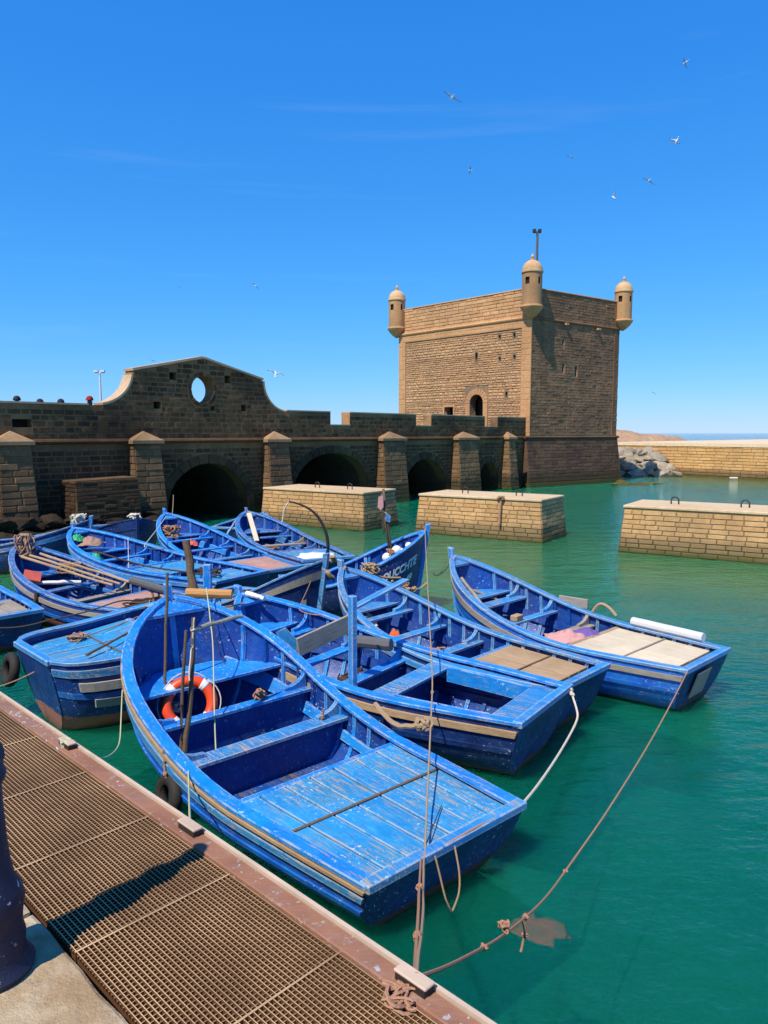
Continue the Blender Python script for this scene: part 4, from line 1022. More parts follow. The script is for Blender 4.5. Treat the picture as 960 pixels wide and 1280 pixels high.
Fb = Boat('navy boat with bare grey planks on its bow, wedged behind the first boats', -2.62, 11.18, -33.5, 2.17, 1.15, .5, 1.2, rise=1.2, hull='hull_navy', trim='azure_worn', rub='grey_wood')
Fb.thwart(.55, .14, .14); Fb.deck(.05, .35, 4, 'azure_deck', drop=.04)
G1 = Boat('blue boat with pink stern deck and tangled net in its bow, below the arch', -1.74, 13.23, 134.8, 4.46, 1.55, .49, 1.16, hull='hull_navy', trim='azure', rub='azure')
G1.deck(.08, .36, 4, 'pink_deck', drop=.045); G1.thwart(.50, .16, .13, 'azure_worn', bulk=True); G1.thwart(.66, .15, .14); G1.thwart(.80, .14, .16); G1.seat(.84, .95)
G2 = Boat('blue boat with a pale plank leaning in its bow, nearest the left mooring block', -1.05, 13.84, 118.6, 4.90, 1.40, .56, 1.01, hull='hull_navy', trim='azure_dull', rub='azure')
G2.deck(.05, .30, 4, 'azure_deck', drop=.05); G2.thwart(.42, .16, .13); G2.thwart(.56, .15, .14, 'grey_wood'); G2.thwart(.72, .14, .16); G2.seat(.8, .95)
Hb = Boat('blue boat with light blue deck boards amidships and green net in its bow', -2.33, 12.04, 144.9, 4.81, 1.57, .57, 1.03, hull='hull_mid', trim='azure', rub='azure_worn')
Hb.deck(.06, .20, 4, 'azure_deck', drop=.05); Hb.slab(.34, .50, lambda t: Hb.zs(t) - .09, .03, 'deck_panel', 'azure_deck'); Hb.thwart(.55, .14, .13); Hb.thwart(.70, .14, .15); Hb.seat(.8, .95)
Ib = Boat('blue boat with a faded pink deck and long poles laid inside, on the left', -2.79, 10.2, 149.5, 3.8, 1.45, .5, 1.1, hull='hull_red', trim='azure_dull', rub='grey_wood')
Ib.deck(.08, .40, 5, 'pink_deck', drop=.06, slots=(.25,)); Ib.thwart(.52, .15, .13, 'grey_wood', bulk=True); Ib.thwart(.68, .14, .15); Ib.seat(.82, .95)
Jb = Boat('rounded blue boat with tyre fenders and grey side planks by the quay', -3.50, 7.16, 44, 2.1, 1.62, .76, .98, rise=1.5, hull='hull_red', trim='azure_worn', rub='azure_worn', ribs=False, fb=[(0, .56), (.015, .66), (.04, .76), (.10, .88), (.25, .98), (.45, 1.), (.6, .97), (.72, .88), (.82, .72), (.9, .5), (.96, .26), (1, 0)])
Jb.deck(.06, .62, 5, 'azure_deck', drop=.075, slots=(.36,))
Kb = Boat('blue boat cut off by the left edge, only its stern showing', -5.05, 9.65, 138, 3.9, 1.3, .5, 1.0, hull='hull_navy', trim='azure', rub='azure')
Kb.deck(.10, .34, 4, 'grey_wood', drop=.06); Kb.thwart(.5, .15, .13)
Lb = Boat('dark navy boat with faint white numbers on its bow, close to the bridge', -7.36, 19.42, -60, 4.0, 1.5, .5, 1.08, rise=1.6, hull='hull_navy', inner='navy', trim='navy', rub='navy')
Mb = Boat('blue boat lying crosswise behind the others near the bridge footing', -10.3, 15.85, -1.4, 4.0, 1.4, .52, 1.08, hull='hull_navy', trim='azure_dull', rub='azure_dull')
Mb.thwart(.4, .15, .13); Mb.thwart(.62, .15, .13)
Nb = Boat('small blue boat half hidden between the two bows below the first arch', -4.15, 18.9, 76, 2.6, .9, .5, .60, hull='hull_navy', trim='azure_worn', rub='azure_worn')

def hull_text(boat, txt, side, tc, qc, h, tag_name='lettering', sq=1.0):
    cu = bpy.data.curves.new('t', 'FONT'); cu.body = txt; cu.size = h; cu.offset = .008; cu.align_x = 'CENTER'; cu.align_y = 'CENTER'
    ob = bpy.data.objects.new('t', cu); col.objects.link(ob)
    me = bpy.data.meshes.new_from_object(ob.evaluated_get(bpy.context.evaluated_depsgraph_get())); bpy.data.objects.remove(ob); bpy.data.curves.remove(cu)
    D = boat.zs(tc) - boat.zk(tc)
    for v in me.vertices:
        t = tc + (v.co.x * sq if side < 0 else -v.co.x * sq) / boat.L; q = qc - v.co.y / D
        p = boat.P(t, q, side); v.co = p + Vector((0, side * .010, 0))
    me.materials.append(MT['letter']); return link_mesh(tag_name, me, boat.root)
hull_text(Eb, 'OUCCHTE', -1, .790, .22, .185, sq=.72)
hull_text(Eb, '49', -1, .875, .40, .16, sq=.8)
hull_text(Lb, 'W', -1, .70, .30, .16); hull_text(Lb, '1753', -1, .86, .34, .16)
# bare planks nailed on bows
for k, q in enumerate((.34, .52, .70)):
    Fb.band(-1, q, q + .10, .02, 'pale_grey_wood', 'bow_plank', [.40 + .055 * i + .10 * k * (1 - i / 10) for i in range(11)])
for q0, ta, tb in ((.20, .07, .60), (.40, .12, .66)):
    Jb.band(-1, q0, q0 + .10, .034, 'pale_grey_wood', 'side_plank', [ta + (tb - ta) * i / 10 for i in range(11)], off=.004)
# ------------------------------------------------------------------ gear on and around the boats
def thing_mesh(name, mb, mat, label, cat, group=None, smooth=True, bevel=0): return tag(mb.build(name, mat, None, smooth, bevel), label, cat, group)
def sagline(pts, sag=.0, n=14, wob=.0, seed=1):
    """points of a line through waypoints; sag in metres between each pair"""
    out = []; r = random.Random(seed)
    for i in range(len(pts) - 1):
        a, b = Vector(pts[i]), Vector(pts[i + 1]); s = sag[i] if isinstance(sag, (list, tuple)) else sag
        for k in range(n + (i == len(pts) - 2)):
            t = k / n; p = a.lerp(b, t); p.z -= 4 * s * t * (1 - t)
            if wob and 0 < k: p += Vector((r.uniform(-1, 1), r.uniform(-1, 1), r.uniform(-1, 1))) * wob
            out.append(p)
    for _ in range(4 if len(pts) > 2 else 0):
        out = [out[0]] + [(out[i - 1] + out[i] * 2 + out[i + 1]) / 4 for i in range(1, len(out) - 1)] + [out[-1]]
    return out
def rope(pts, r, mat, label, sag=0., wob=0., name='mooring_rope', cat='rope', knots=(), seed=1, n=14):
    path = sagline(pts, sag, n, wob, seed); mb = MB(); mb.tube(path, r, 6)
    for k in knots:
        c = path[int(k * (len(path) - 1))]; rr = random.Random(seed + int(k * 100))
        for j in range(3):
            a = Vector((rr.uniform(-1, 1), rr.uniform(-1, 1), rr.uniform(-1, 1))).normalized(); b = a.orthogonal().normalized(); cc = a.cross(b)
            mb.tube([c + (b * math.cos(x) + cc * math.sin(x)) * r * rr.uniform(1.5, 2.4) for x in [2 * math.pi * i / 8 for i in range(9)]], r * .8, 5)
    return thing_mesh(name, mb, MT[mat], label, cat)
def tangle(c, rx, rz, n, r, mat, label, name='rope_tangle', cat='rope', seed=3, turns=3.2):
    mb = MB(); rr = random.Random(seed); c = Vector(c)
    for i in range(n):
        ph = [rr.uniform(0, 6.3) for _ in range(6)]; f = [rr.uniform(.8, 2.6) for _ in range(3)]
        path = []
        for k in range(30):
            t = k / 29 * turns * 2
            path.append(c + Vector((rx * math.sin(f[0] * t + ph[0]) * (.4 + .6 * math.sin(t * .7 + ph[3]) ** 2), rx * math.cos(f[1] * t + ph[1]) * (.4 + .6 * math.cos(t * .9 + ph[4]) ** 2), rz * (.5 + .5 * math.sin(f[2] * t + ph[2])))))
        mb.tube(path, r * rr.uniform(.7, 1.2), 5)
    return thing_mesh(name, mb, MT[mat], label, cat)
def pole(a, b, r, mat, label, name='wooden_pole', cat='pole', bend=.0, seed=2, group=None, wob=.25):
    a, b = Vector(a), Vector(b); rr = random.Random(seed); n = 9; path = []
    d = (b - a); o = d.orthogonal().normalized(); o2 = d.cross(o).normalized()
    for i in range(n + 1):
        t = i / n; k = math.sin(math.pi * t) * bend
        path.append(a.lerp(b, t) + o * (k + rr.uniform(-1, 1) * r * wob) + o2 * rr.uniform(-1, 1) * r * wob)
    return thing_mesh(name, MB().tube(path, [r * (1.05 - (.25 if wob > .1 else .03) * i / n) * (rr.uniform(.9, 1.1) if wob > .1 else 1) for i in range(n + 1)], 9), MT[mat], label, cat, group)
def heap(name, c, rx, ry, h, mat, label, cat, seed=1):
    """crumpled cloth or net: dome with folds"""
    n = 22; vs = []; fs = []
    for i in range(n + 1):
        for j in range(n + 1):
            x = -1 + 2 * i / n; y = -1 + 2 * j / n; d = math.hypot(x, y); k = max(0, 1 - d * d * .9)
            f = abs(mnoise.noise(Vector((x * 2.2 + seed, y * 2.2, seed)))) * .9 + abs(mnoise.noise(Vector((x * 5 + seed, y * 5, 1)))) * .4
            vs.append((c[0] + x * rx * (1 + .2 * mnoise.noise(Vector((x * 2, y * 2, seed + 4)))), c[1] + y * ry * (1 + .2 * mnoise.noise(Vector((x * 2, y * 2, seed + 8)))), c[2] + h * k * (.55 + f)))
    for i in range(n):
        for j in range(n):
            a = i * (n + 1) + j; fs.append((a, a + 1, a + n + 2, a + n + 1))
    mb = MB().add(vs, fs); o = thing_mesh(name, mb, MT[mat], label, cat, smooth='all')
    s = o.modifiers.new('thick', 'SOLIDIFY'); s.thickness = .008; s.offset = -1
    return o
def torus(name, M4, Rr, r, mat, parent=None, a0=0., a1=2 * math.pi, n=40, m=14):
    rings = []
    for i in range(n + 1):
        a = a0 + (a1 - a0) * i / n
        rings.append([M4 @ Vector(((Rr + r * math.cos(b)) * math.cos(a), (Rr + r * math.cos(b)) * math.sin(a), r * math.sin(b))) for b in [2 * math.pi * k / m for k in range(m)]])
    return MB().loft(rings, 0, True, a1 - a0 < 6.2).build(name, MT[mat], parent, smooth='all')
def frame_to(c, n):
    n = Vector(n).normalized(); return Matrix.Translation(c) @ n.to_track_quat('Z', 'Y').to_matrix().to_4x4()

# lifebuoy in the foreground boat
c = A.w(.775, .25, 0); c.z = .54
lb_ = tag(empty('lifebuoy', c), 'orange lifebuoy with white bands inside the foreground boat', 'lifebuoy')
M4 = frame_to(Vector((0, 0, 0)), (.30, -.86, .40))
torus('ring', M4, .20, .050, 'buoy_orange', lb_)
for k in range(4): torus('white_band', M4, .20, .0515, 'white_tape', lb_, R(40 + 90 * k), R(56 + 90 * k), 4)
# grab line
gp = []
for i in range(33):
    a = 2 * math.pi * i / 32; s = abs(math.sin(2 * a)); gp.append(M4 @ Vector(((.258 + .02 * s) * math.cos(a + .85), (.258 + .02 * s) * math.sin(a + .85), .0)))
MB().tube(gp, .006, 5).build('grab_line', MT['rope_white'], lb_, smooth='all')

# sticks standing in the foreground boat
q0 = A.w(.60, .70, .06)
pole(q0, at(243, 772, q0.y + .25), .024, 'dark_wood', 'weathered upright stick lashed beside the lifebuoy, the thicker one', bend=.02, seed=5)
q1 = A.w(.615, .66, .06); pole(q1, at(233, 788, q1.y + .05), .015, 'dark_wood', 'thinner upright stick lashed to the thick stick beside the lifebuoy', bend=-.015, seed=8)
pole(at(240, 787, q0.y + .22), at(302, 770, q0.y + .75), .020, 'grey_wood', 'short grey stick pointing sideways from the top of the lashed sticks', seed=9)
q2 = A.w(.83, .40, .25); pole(q2, at(209, 716, q2.y + .2), .016, 'dark_wood', 'thin dark stick standing in the foreground boat near the bow', seed=11)
rope([at(243, 772, q0.y + .2), at(240, 800, q0.y + .18), at(236, 850, q0.y)], .006, 'rope_white', 'white lashing on the upright sticks beside the lifebuoy', sag=.0, wob=.008, knots=(.3, .6), seed=4)
rope([at(258, 735, 7.3), at(266, 800, 6.6), A.w(.56, .45, .33)], .006, 'rope_green', 'pale green line hanging by the lifebuoy down to the thwart', wob=.005, knots=(1.,), seed=6)
tangle(A.w(.69, -.28, A.zs(.69) - .14), .06, .07, 4, .008, 'rope_pink', 'pink rope tangle on the knee of the foreground boat thwart', seed=7)
tangle(A.w(.83, .28, .42), .06, .07, 3, .010, 'rope_white', 'pale rope coil above the lifebuoy in the foreground boat bow', seed=17)
# log fender behind the bow
pole(at(233, 741, 7.95), at(290, 743, 7.95), .052, 'orange_wood', 'orange varnished log resting behind the foreground boat bow', 'log', 'log', seed=3, wob=.06)
pole(at(246, 742, 8.6) - UP * .5, at(234, 676, 8.8), .055, 'dark_wood', 'leaning dark driftwood post behind the foreground boat bow', seed=13)
mbx = MB().box((0, 0, 0), (.09, .07, .75)); o = thing_mesh('blue_post', mbx, MT['azure'], 'short blue wooden post behind the orange log', 'post', smooth=False, bevel=.008); o.location = at(260, 745, 8.4)
# tyre fenders
def tyre(c, n, label, Rr=.115, r=.052):
    t = tag(empty('tyre_fender', c), label, 'tyre', 'tyre fenders on the boats'); M = frame_to(Vector((0, 0, 0)), n)
    torus('tread', M, Rr, r, 'rubber', t, n=36)
    for s in (-1, 1): torus('bead', M @ Matrix.Translation((0, 0, s * r * .62)), Rr - r * .62, r * .16, 'rubber', t, n=30, m=8)
    return t
pA = A.mat @ (A.P(.555, .40, 1)); nA = (A.mat.to_3x3() @ Vector((0, 1, 0)))
tyre(pA + nA * .05 - UP * .02, (nA.x, nA.y, .25), 'black tyre fender hanging between the foreground boat and the quay')
rope([A.w(.57, A.b(.57) + .02, A.zs(.57) + .03), pA + nA * .07 + UP * .12], .008, 'rope_pink', 'short pink rope holding the tyre fender of the foreground boat', wob=.004, seed=12, knots=(.9,))
pJ = Jb.mat @ Vector((-.06, .50, .50)); dJ = Jb.mat.to_3x3() @ Vector((-1, 0, 0)); tyre(pJ, (dJ.x, dJ.y, .2), 'black tyre fender on the stern of the rounded boat at the left edge', .13, .05)
pJ2 = Jb.mat @ Vector((1.45, -.72, .72)); tyre(pJ2, (.7, -.7, .1), 'black tyre fender squeezed between the rounded boat and the foreground bow', .13, .045)
pole(Jb.w(.2, -.3, Jb.zs(.2) - .03), Jb.w(.75, .35, Jb.zs(.6) + .0), .014, 'dark_wood', 'rust brown stick lying across the deck of the rounded boat', seed=21)
tangle(Jb.w(.3, .45, Jb.zs(.2) - .06), .10, .05, 4, .010, 'net', 'brown rope heap on the deck of the rounded boat', seed=22)

# boat with the hatch: post, broken boards, grey roll
pb = Bb.w(.62, .62, .30)
mbx = MB().box((0, 0, .42), (.06, .07, .95)); o = thing_mesh('upright_board', mbx, MT['azure_worn'], 'worn blue post standing in the hatch boat', 'post', smooth=False, bevel=.006); o.location = at(441, 852, 6.75); o.location.z = .55; o.rotation_euler.z = R(40)
o = thing_mesh('blue_board', MB().box((0, 0, 0), (.95, .09, .03)), MT['azure_worn'], 'long worn blue board slanting from the post to the next boat', 'board', smooth=False, bevel=.005)
a, b_ = at(445, 758, 7.35), at(503, 727, 8.0); o.location = (a + b_) / 2; o.rotation_euler = (b_ - a).to_track_quat('X', 'Z').to_euler()
o = thing_mesh('dark_board', MB().box((0, 0, 0), (1.05, .03, .20)), MT['grey_wood'], 'dark weathered board laid across the hatch boat', 'board', smooth=False, bevel=.005)
a, b_ = at(372, 812, 7.35), at(440, 780, 7.9); o.location = (a + b_) / 2 + UP * .02; o.rotation_euler = (b_ - a).to_track_quat('X', 'Z').to_euler(); o.scale.x = (b_ - a).length / 1.05
o = thing_mesh('splintered_board', MB().add([(-.16, -.05, 0), (.0, -.09, 0), (.17, -.02, 0), (.08, .09, 0), (-.12, .07, 0), (-.16, -.05, .02), (.0, -.09, .02), (.17, -.02, .02), (.08, .09, .02), (-.12, .07, .02)], [(4, 3, 2, 1, 0), (5, 6, 7, 8, 9), (0, 1, 6, 5), (1, 2, 7, 6), (2, 3, 8, 7), (3, 4, 9, 8), (4, 0, 5, 9)]), MT['azure_deck'], 'pale splintered board leaning in the hatch boat', 'board', smooth=False)
o.location = at(359, 801, 7.5); o.rotation_euler = (R(60), R(55), R(20))
pole(at(437, 800, 7.3), at(489, 806, 7.1), .060, 'hose', 'grey rubber roll lying beside the worn blue post', 'rubber_roll', 'roll', seed=31, wob=.05)
pole(at(405, 731, 8.35), at(440, 742, 8.2), .001, 'rope_white', 'thin pale line beside the bow', 'line', 'line', seed=32) if False else None
pole(at(308, 742, 8.45), at(330, 748, 8.3), .030, 'float', 'white wrapped bar across the bow of the hatch boat', 'wrapped_bar', 'bar', seed=33)
rope([at(469, 880, 6.3), at(492, 905, 5.9), at(515, 908, 5.75), at(537, 903, 5.72)], .022, 'rope_tan', 'thick tan rope on the side of the hatch boat', sag=.01, wob=.01, knots=(.95, .85), seed=34)
# ropes between the boats and the quay
st = A.w(0, -A.b(0) - .01, A.zs(0) + .02); stn = A.w(0.0, .28, A.zs(0) + .02)
bst = Bb.w(.0, -Bb.b(0) * .98, Bb.zs(0) + .03)
rope([bst, bst + Vector((.03, -.25, -.22)), st], .010, 'rope_white', 'pale mooring rope from the hatch boat stern to the foreground boat corner', sag=[.0, .05], wob=.004, knots=(.08, .16), seed=41)
rope([st, A.w(-.004, -.1, A.zs(0) + .045), stn], .008, 'rope_pink', 'pink rope lying over the foreground boat transom', sag=.0, wob=.008, knots=(.98,), seed=42)
rope([stn, C1.lerp(stn, .55) + UP * -.0, C1], .007, 'rope_pink', 'pink doubled rope from the foreground boat stern to the quay cleat', sag=.02, wob=.004, knots=(.45, .8), seed=43)
rope([stn + Vector((.02, .02, 0)), C1.lerp(stn, .5) + Vector((.02, .015, -.03)), C1 + Vector((.01, .01, .01))], .007, 'rope_tan', 'thinner tan rope beside the pink stern rope of the foreground boat', sag=.02, wob=.006, seed=44)
dst = Db.w(.0, Db.b(0) * .86, Db.zs(0) + .03)
far = at(703, 1094, 4.3)
rope([C1, far, dst], .0062, 'rope_pink', 'long rusty rope from the right hand boat stern to the quay cleat', sag=[.09, .10], wob=.003, knots=(.16, .3, .5), seed=45, n=24)
fe = C1.lerp(far, .55) - UP * .085
rope([fe, fe - UP * .08 + Vector((.02, 0, 0)), fe - UP * .15], .006, 'rope_pink', 'frayed rope end dangling from the long rusty rope', wob=.01, seed=46, knots=(.5,), n=6)
tangle(fe + (C1 - fe) * .25, .025, .03, 4, .005, 'rope_pink', 'small knotted rope ball on the long rusty rope', seed=146)
tangle(C1 - UP * .04 - qa * .05, .055, .03, 5, .005, 'rope_pink', 'pink rope heap wound round the cleat at the beam end', seed=47)
tangle(C3 - UP * .03, .035, .04, 3, .005, 'rope_green', 'pale green rope wound on the far cleat', seed=48)
rope([C3, at(150, 932, 5.6), at(153, 860, 6.6), A.w(.80, A.b(.80) * .98, A.zs(.8) + .03)], .006, 'rope_green', 'pale green line from the far cleat up to the foreground bow', sag=[.10, .0, .05], seed=49)
rope([C2, at(236, 985, 4.9), A.w(.48, A.b(.48), A.zs(.48) + .035)], .006, 'rope_green', 'pale green line from the middle cleat over the foreground gunwale', sag=[.03, .0], seed=50)
rope([at(0, 858, 7.0), at(60, 830, 7.35), at(105, 795, 7.9), at(185, 765, 8.8)], .007, 'rope_tan', 'tan line running past the stern of the rounded boat', sag=.02, seed=51)
rope([Eb.w(.99, 0, Eb.hb + .05), at(541, 850, 6.5), stn + Vector((.02, 0, .01))], .0065, 'rope_tan', 'thin tan line dropping from the lettered bow to the foreground stern', sag=[.03, .02], wob=.003, knots=(.45, .55), seed=52, n=20)
rope([A.w(.1, -.30, A.zs(.1) + .0), stn], .004, 'rope_dark', 'thin dark line lying over the foreground stern deck', sag=-.01, seed=53)
rope([A.w(-.01, .2, .42), A.w(-.03, .18, .15), A.w(-.03, .12, .05), A.w(-.03, .05, .2), A.w(-.01, .02, .42)], .006, 'rope_tan', 'loop of rope hanging down the foreground transom', sag=.0, wob=.008, seed=54, n=6)
rope([at(490, 726, 11.0), at(515, 735, 11.2), at(533, 728, 11.5)], .018, 'rope_tan', 'thick rope wrapped round the lettered bow', sag=.06, wob=.02, knots=(.4, .6), seed=55)
tangle(at(463, 715, 10.6), .14, .12, 6, .014, 'rope_tan', 'rope bundle on the bow of the boat with the wooden deck', seed=56)
tangle(at(503, 732, 10.7), .10, .06, 5, .012, 'rope_pink', 'pink rope knot where the blue board meets the lettered bow', seed=57)
rope([Cb.w(.97, .05, 1.22), at(455, 716, 10.7), at(500, 722, 11)], .018, 'rope_tan', 'tan rope from the wooden deck boat to the lettered bow', sag=.03, wob=.006, seed=58)
# thick curved hose by the navy bow
hp = [at(x, y, 10.1) for x, y in ((404, 702), (411, 690), (409, 668), (400, 648), (388, 636), (372, 629), (361, 627))]
thing_mesh('bent_rod', MB().tube(sagline(hp, 0, 4), [.028 - .018 * i / 24 for i in range(25)], 8), MT['rubber'], 'dark bent rod arching up from the navy bow', 'rod')
rope([at(361, 627, 10.1), at(355, 637, 10.1), at(353, 652, 10.1)], .010, 'rope_white', 'pale cord hanging from the tip of the bent rod', sag=0, wob=.003, seed=60)
rope([Fb.w(.97, 0, 1.16), at(411, 716, 9.95), at(416, 722, 10.0)], .035, 'rope_tan', 'thick tan rope round the navy stem post', sag=.02, wob=.01, seed=61)
rope([at(391, 720, 10.2), at(372, 762, 8.4), Bb.w(.75, -.35, .9)], .006, 'rope_pink', 'thin brown line from the navy boat to the hatch boat', sag=.02, seed=62)
# flag pole with floats on the lettered boat
fp = empty('flag_pole', at(489, 702, 11.9)); tag(fp, 'bundle of thin flag poles with pink and blue rags on the lettered boat', 'flag pole')
top_ = at(479, 611, 12.0)
WMB().tube([at(492, 706, 11.9), at(484, 655, 11.95), top_], .022, 7).build('pole', MT['dark_wood'], fp, smooth='all')
WMB().tube([at(489, 706, 11.9), at(481, 650, 11.9), at(477, 617, 12.0)], .014, 6).build('pole', MT['dark_wood'], fp, smooth='all')
def rag(pts, mat, nm='rag'):
    m = WMB(); m.add([Vector(p) for p in pts] + [Vector(p) + Vector((.012, .02, 0)) for p in pts], [tuple(range(len(pts))), tuple(reversed(range(len(pts), 2 * len(pts))))] + [(i, (i + 1) % len(pts), len(pts) + (i + 1) % len(pts), len(pts) + i) for i in range(len(pts))]); m.build(nm, MT[mat], fp)
rag([at(473, 621, 11.9), at(479, 619, 11.9), at(479, 634, 11.9), at(476, 638, 11.9), at(472, 634, 11.9)], 'cloth_pink', 'pink_rag')
rag([at(481, 640, 11.9), at(488, 646, 11.9), at(487, 653, 11.9), at(482, 651, 11.9)], 'azure_worn', 'blue_rag')
rag([at(478, 640, 11.9), at(482, 642, 11.9), at(481, 664, 11.9), at(479, 666, 11.9), at(477, 655, 11.9)], 'rope_dark', 'dark_rag')
for i, (x, y, s) in enumerate(((496, 688, .085), (484, 697, .085), (488, 703, .07), (501, 690, .07), (511, 682, .06))):
    m = MB().lathe([(.0, -.9 * s)] + [(s * math.cos(a), .95 * s * math.sin(a)) for a in [R(k) for k in range(-75, 76, 25)]] + [(.0, .95 * s)], 14)
    o = thing_mesh('net_float', m, MT['float'], ['white net float in the middle of the cluster by the flag pole', 'white net float farthest left by the flag pole', 'lowest white net float by the flag pole', 'white net float resting on the lettered gunwale', 'small white float nearest the lettered stem head'][i], 'float', 'net floats on the lettered boat'); o.location = at(x, y, 11.85)
tangle(at(490, 700, 11.85), .09, .18, 5, .010, 'rope_pink', 'red net line hanging between the white floats', seed=63)
# cargo
heap('orange_cloth', Cb.w(.70, .12, .40), .13, .16, .16, 'cloth_orange', 'orange cloth bundle between the thwarts of the wooden deck boat', 'cloth', 2)
heap('pink_cloth', Db.w(.455, .15, .46), .24, .22, .10, 'cloth_pink', 'pale pink cloth in front of the plywood deck', 'cloth', 5)
heap('violet_cloth', Db.w(.43, -.18, .46), .16, .2, .09, 'cloth_violet', 'violet cloth beside the pink cloth at the plywood deck', 'cloth', 8)
pole(Db.w(.08, -Db.b(.08) + .02, Db.zs(.1) + .085), Db.w(.34, -Db.b(.34) + .02, Db.zs(.34) + .085), .052, 'pvc', 'pale grey tube lashed along the gunwale of the plywood deck boat', 'tube', 'tube', seed=71, wob=.03)
rope([Db.w(.50, -Db.b(.5), Db.zs(.5) + .04), Db.w(.47, -Db.b(.5) - .03, Db.zs(.5) + .16), Db.w(.41, -Db.b(.41) - .02, Db.zs(.41) + .08)], .022, 'rope_tan', 'arched tan rope on the far gunwale of the plywood deck boat', sag=-.03, seed=72)
o = thing_mesh('gunwale_board', MB().box((0, 0, 0), (.42, .035, .13)), MT['grey_wood'], 'bare grey board fixed on the far gunwale of the plywood deck boat', 'board', smooth=False, bevel=.005); p = Db.w(.58, -Db.b(.58), Db.zs(.58) + .07); o.location = p; o.rotation_euler.z = R(134.3 + 5)
o = thing_mesh('wood_offcut', MB().box((0, 0, 0), (.16, .1, .07)), MT['tan_wood'], 'small wood block on the thwart of the plywood deck boat', 'block', smooth=False, bevel=.006); o.location = Db.w(.655, .18, Db.zs(.655) - .10); o.rotation_euler.z = R(50)
pole(Db.w(.93, .1, .95), Db.w(.72, .42, .62), .022, 'grey_wood', 'worn oar handle in the bow of the plywood deck boat', 'oar', 'oar', seed=73)
pole(Db.w(.90, .16, .85), Db.w(.80, -.3, .62), .018, 'tan_wood', 'short tan stick across the bow of the plywood deck boat', 'stick', 'stick', seed=74)
o = thing_mesh('transom_patch', MB().box((0, 0, 0), (.012, .34, .30)), MT['grey_wood'], 'grey patch board on the stern of the plywood deck boat', 'board', smooth=False); o.location = Db.w(0, .05, .3) + (Db.mat.to_3x3() @ Vector((-.0, 0, 0))); o.rotation_euler = (0, R(-18), R(134.3))
o.location = Db.mat @ Vector((.03, .1, .29))
rope([Db.w(1, .0, 1.2), at(552, 715, 10.4), at(541, 716, 11)], .006, 'rope_dark', 'dark line from the plywood boat bow to the lettered bow', sag=.05, seed=75, knots=(.5,))
heap('net_heap', G1.w(.88, .15, .72), .18, .22, .16, 'net', 'pink brown net heap in the bow of the pink deck boat', 'net', 12)
tangle(G1.w(.88, .2, .78), .20, .16, 7, .012, 'rope_pink', 'pink rope tangle over the net in the bow of the pink deck boat', seed=76)
heap('red_bag', G1.w(.78, -.1, .55), .12, .12, .12, 'cloth_red', 'red bag on the seat of the pink deck boat', 'bag', 15)
o = thing_mesh('pale_plank', MB().box((0, 0, 0), (1.45, .11, .03)), MT['pale_ply'], 'long pale plank leaning in the bow below the first arch', 'plank', smooth=False, bevel=.004)
a, b_ = at(311, 643, 17.4), at(321, 678, 16.4); o.location = (a + b_) / 2 + UP * .03; o.rotation_euler = (b_ - a).to_track_quat('X', 'Z').to_euler(); o.scale.x = (b_ - a).length / 1.45
heap('white_sheet', G2.w(.12, 0, .54), .35, .4, .06, 'float', 'pale sheet on the stern of the boat by the mooring block', 'sheet', 18)
tangle(at(412, 702, 13.6), .12, .10, 5, .018, 'rope_tan', 'tan rope coil on the stern by the mooring block', seed=78)
pole(at(284, 668, 18), at(297, 648, 18.2), .03, 'azure_worn', 'blue stick rising between the two bows below the arch', 'stick', 'stick', seed=77)
heap('green_net', Hb.w(.86, .05, .78), .22, .26, .16, 'net', 'brown net heap in the bow of the light blue deck boat', 'net', 21)
heap('green_sheet', Hb.w(.90, .22, .86), .12, .14, .12, 'green', 'green sheet in the bow of the light blue deck boat', 'sheet', 24)
heap('green_bag', Hb.w(.74, .35, .58), .10, .10, .12, 'green', 'green and white bag at the thwart of the light blue deck boat', 'bag', 27)
rope([Hb.w(.55, -.5, .75), at(178, 684, 12.8), at(208, 645, 16)], .008, 'rope_white', 'pale line from the light blue deck boat up to the next bow', sag=.02, seed=79)
rope([at(160, 672, 13.6), at(161, 715, 13.0)], .006, 'rope_white', 'thin white line hanging above the light blue deck boat', sag=0, seed=80)
for i, (ya, yb, lab) in enumerate(((.25, .12, 'long tan pole nearest the quay in the pink deck left boat'), (.10, -.02, 'middle long tan pole in the pink deck left boat'), (-.08, -.20, 'long tan pole farthest back in the pink deck left boat'))):
    pole(Ib.w(.88, ya, .98), Ib.w(.44, yb - .25, .62), .022, 'tan_wood', lab, 'long_pole', 'pole', seed=81 + i, group='poles laid in the left boat')
o = thing_mesh('red_board', MB().box((0, 0, 0), (.34, .26, .03)), MT['cloth_red'], 'faded red board inside the bow of the left boat', 'board', smooth=False, bevel=.006); o.location = Ib.w(.80, .28, .70); o.rotation_euler = (.3, -.25, R(110))
tangle(Ib.w(.95, .0, .95), .14, .34, 8, .016, 'net', 'brown rope bundle hanging on the stem of the left boat', seed=85)
tangle(Ib.w(.78, -.3, .68), .2, .12, 6, .012, 'net', 'brown net pile inside the left boat', seed=86)
pole(Ib.w(.8, .35, .6), Ib.w(.66, -.2, .58), .035, 'float', 'pale wrapped stick across the left boat', 'stick', 'stick', seed=87)
rope([Ib.w(.6, Ib.b(.6) + .03, Ib.zs(.6)), Ib.w(.6, Ib.b(.6) + .06, .3), Ib.w(.58, Ib.b(.6) + .03, .08)], .03, 'rope_dark', 'dark net rope hanging down the side of the left boat', sag=0, wob=.02, seed=88)
tangle(Ib.w(.14, .3, Ib.zs(0) - .0), .22, .10, 7, .016, 'rope_dark', 'dark rope pile on the stern of the left boat', seed=89)
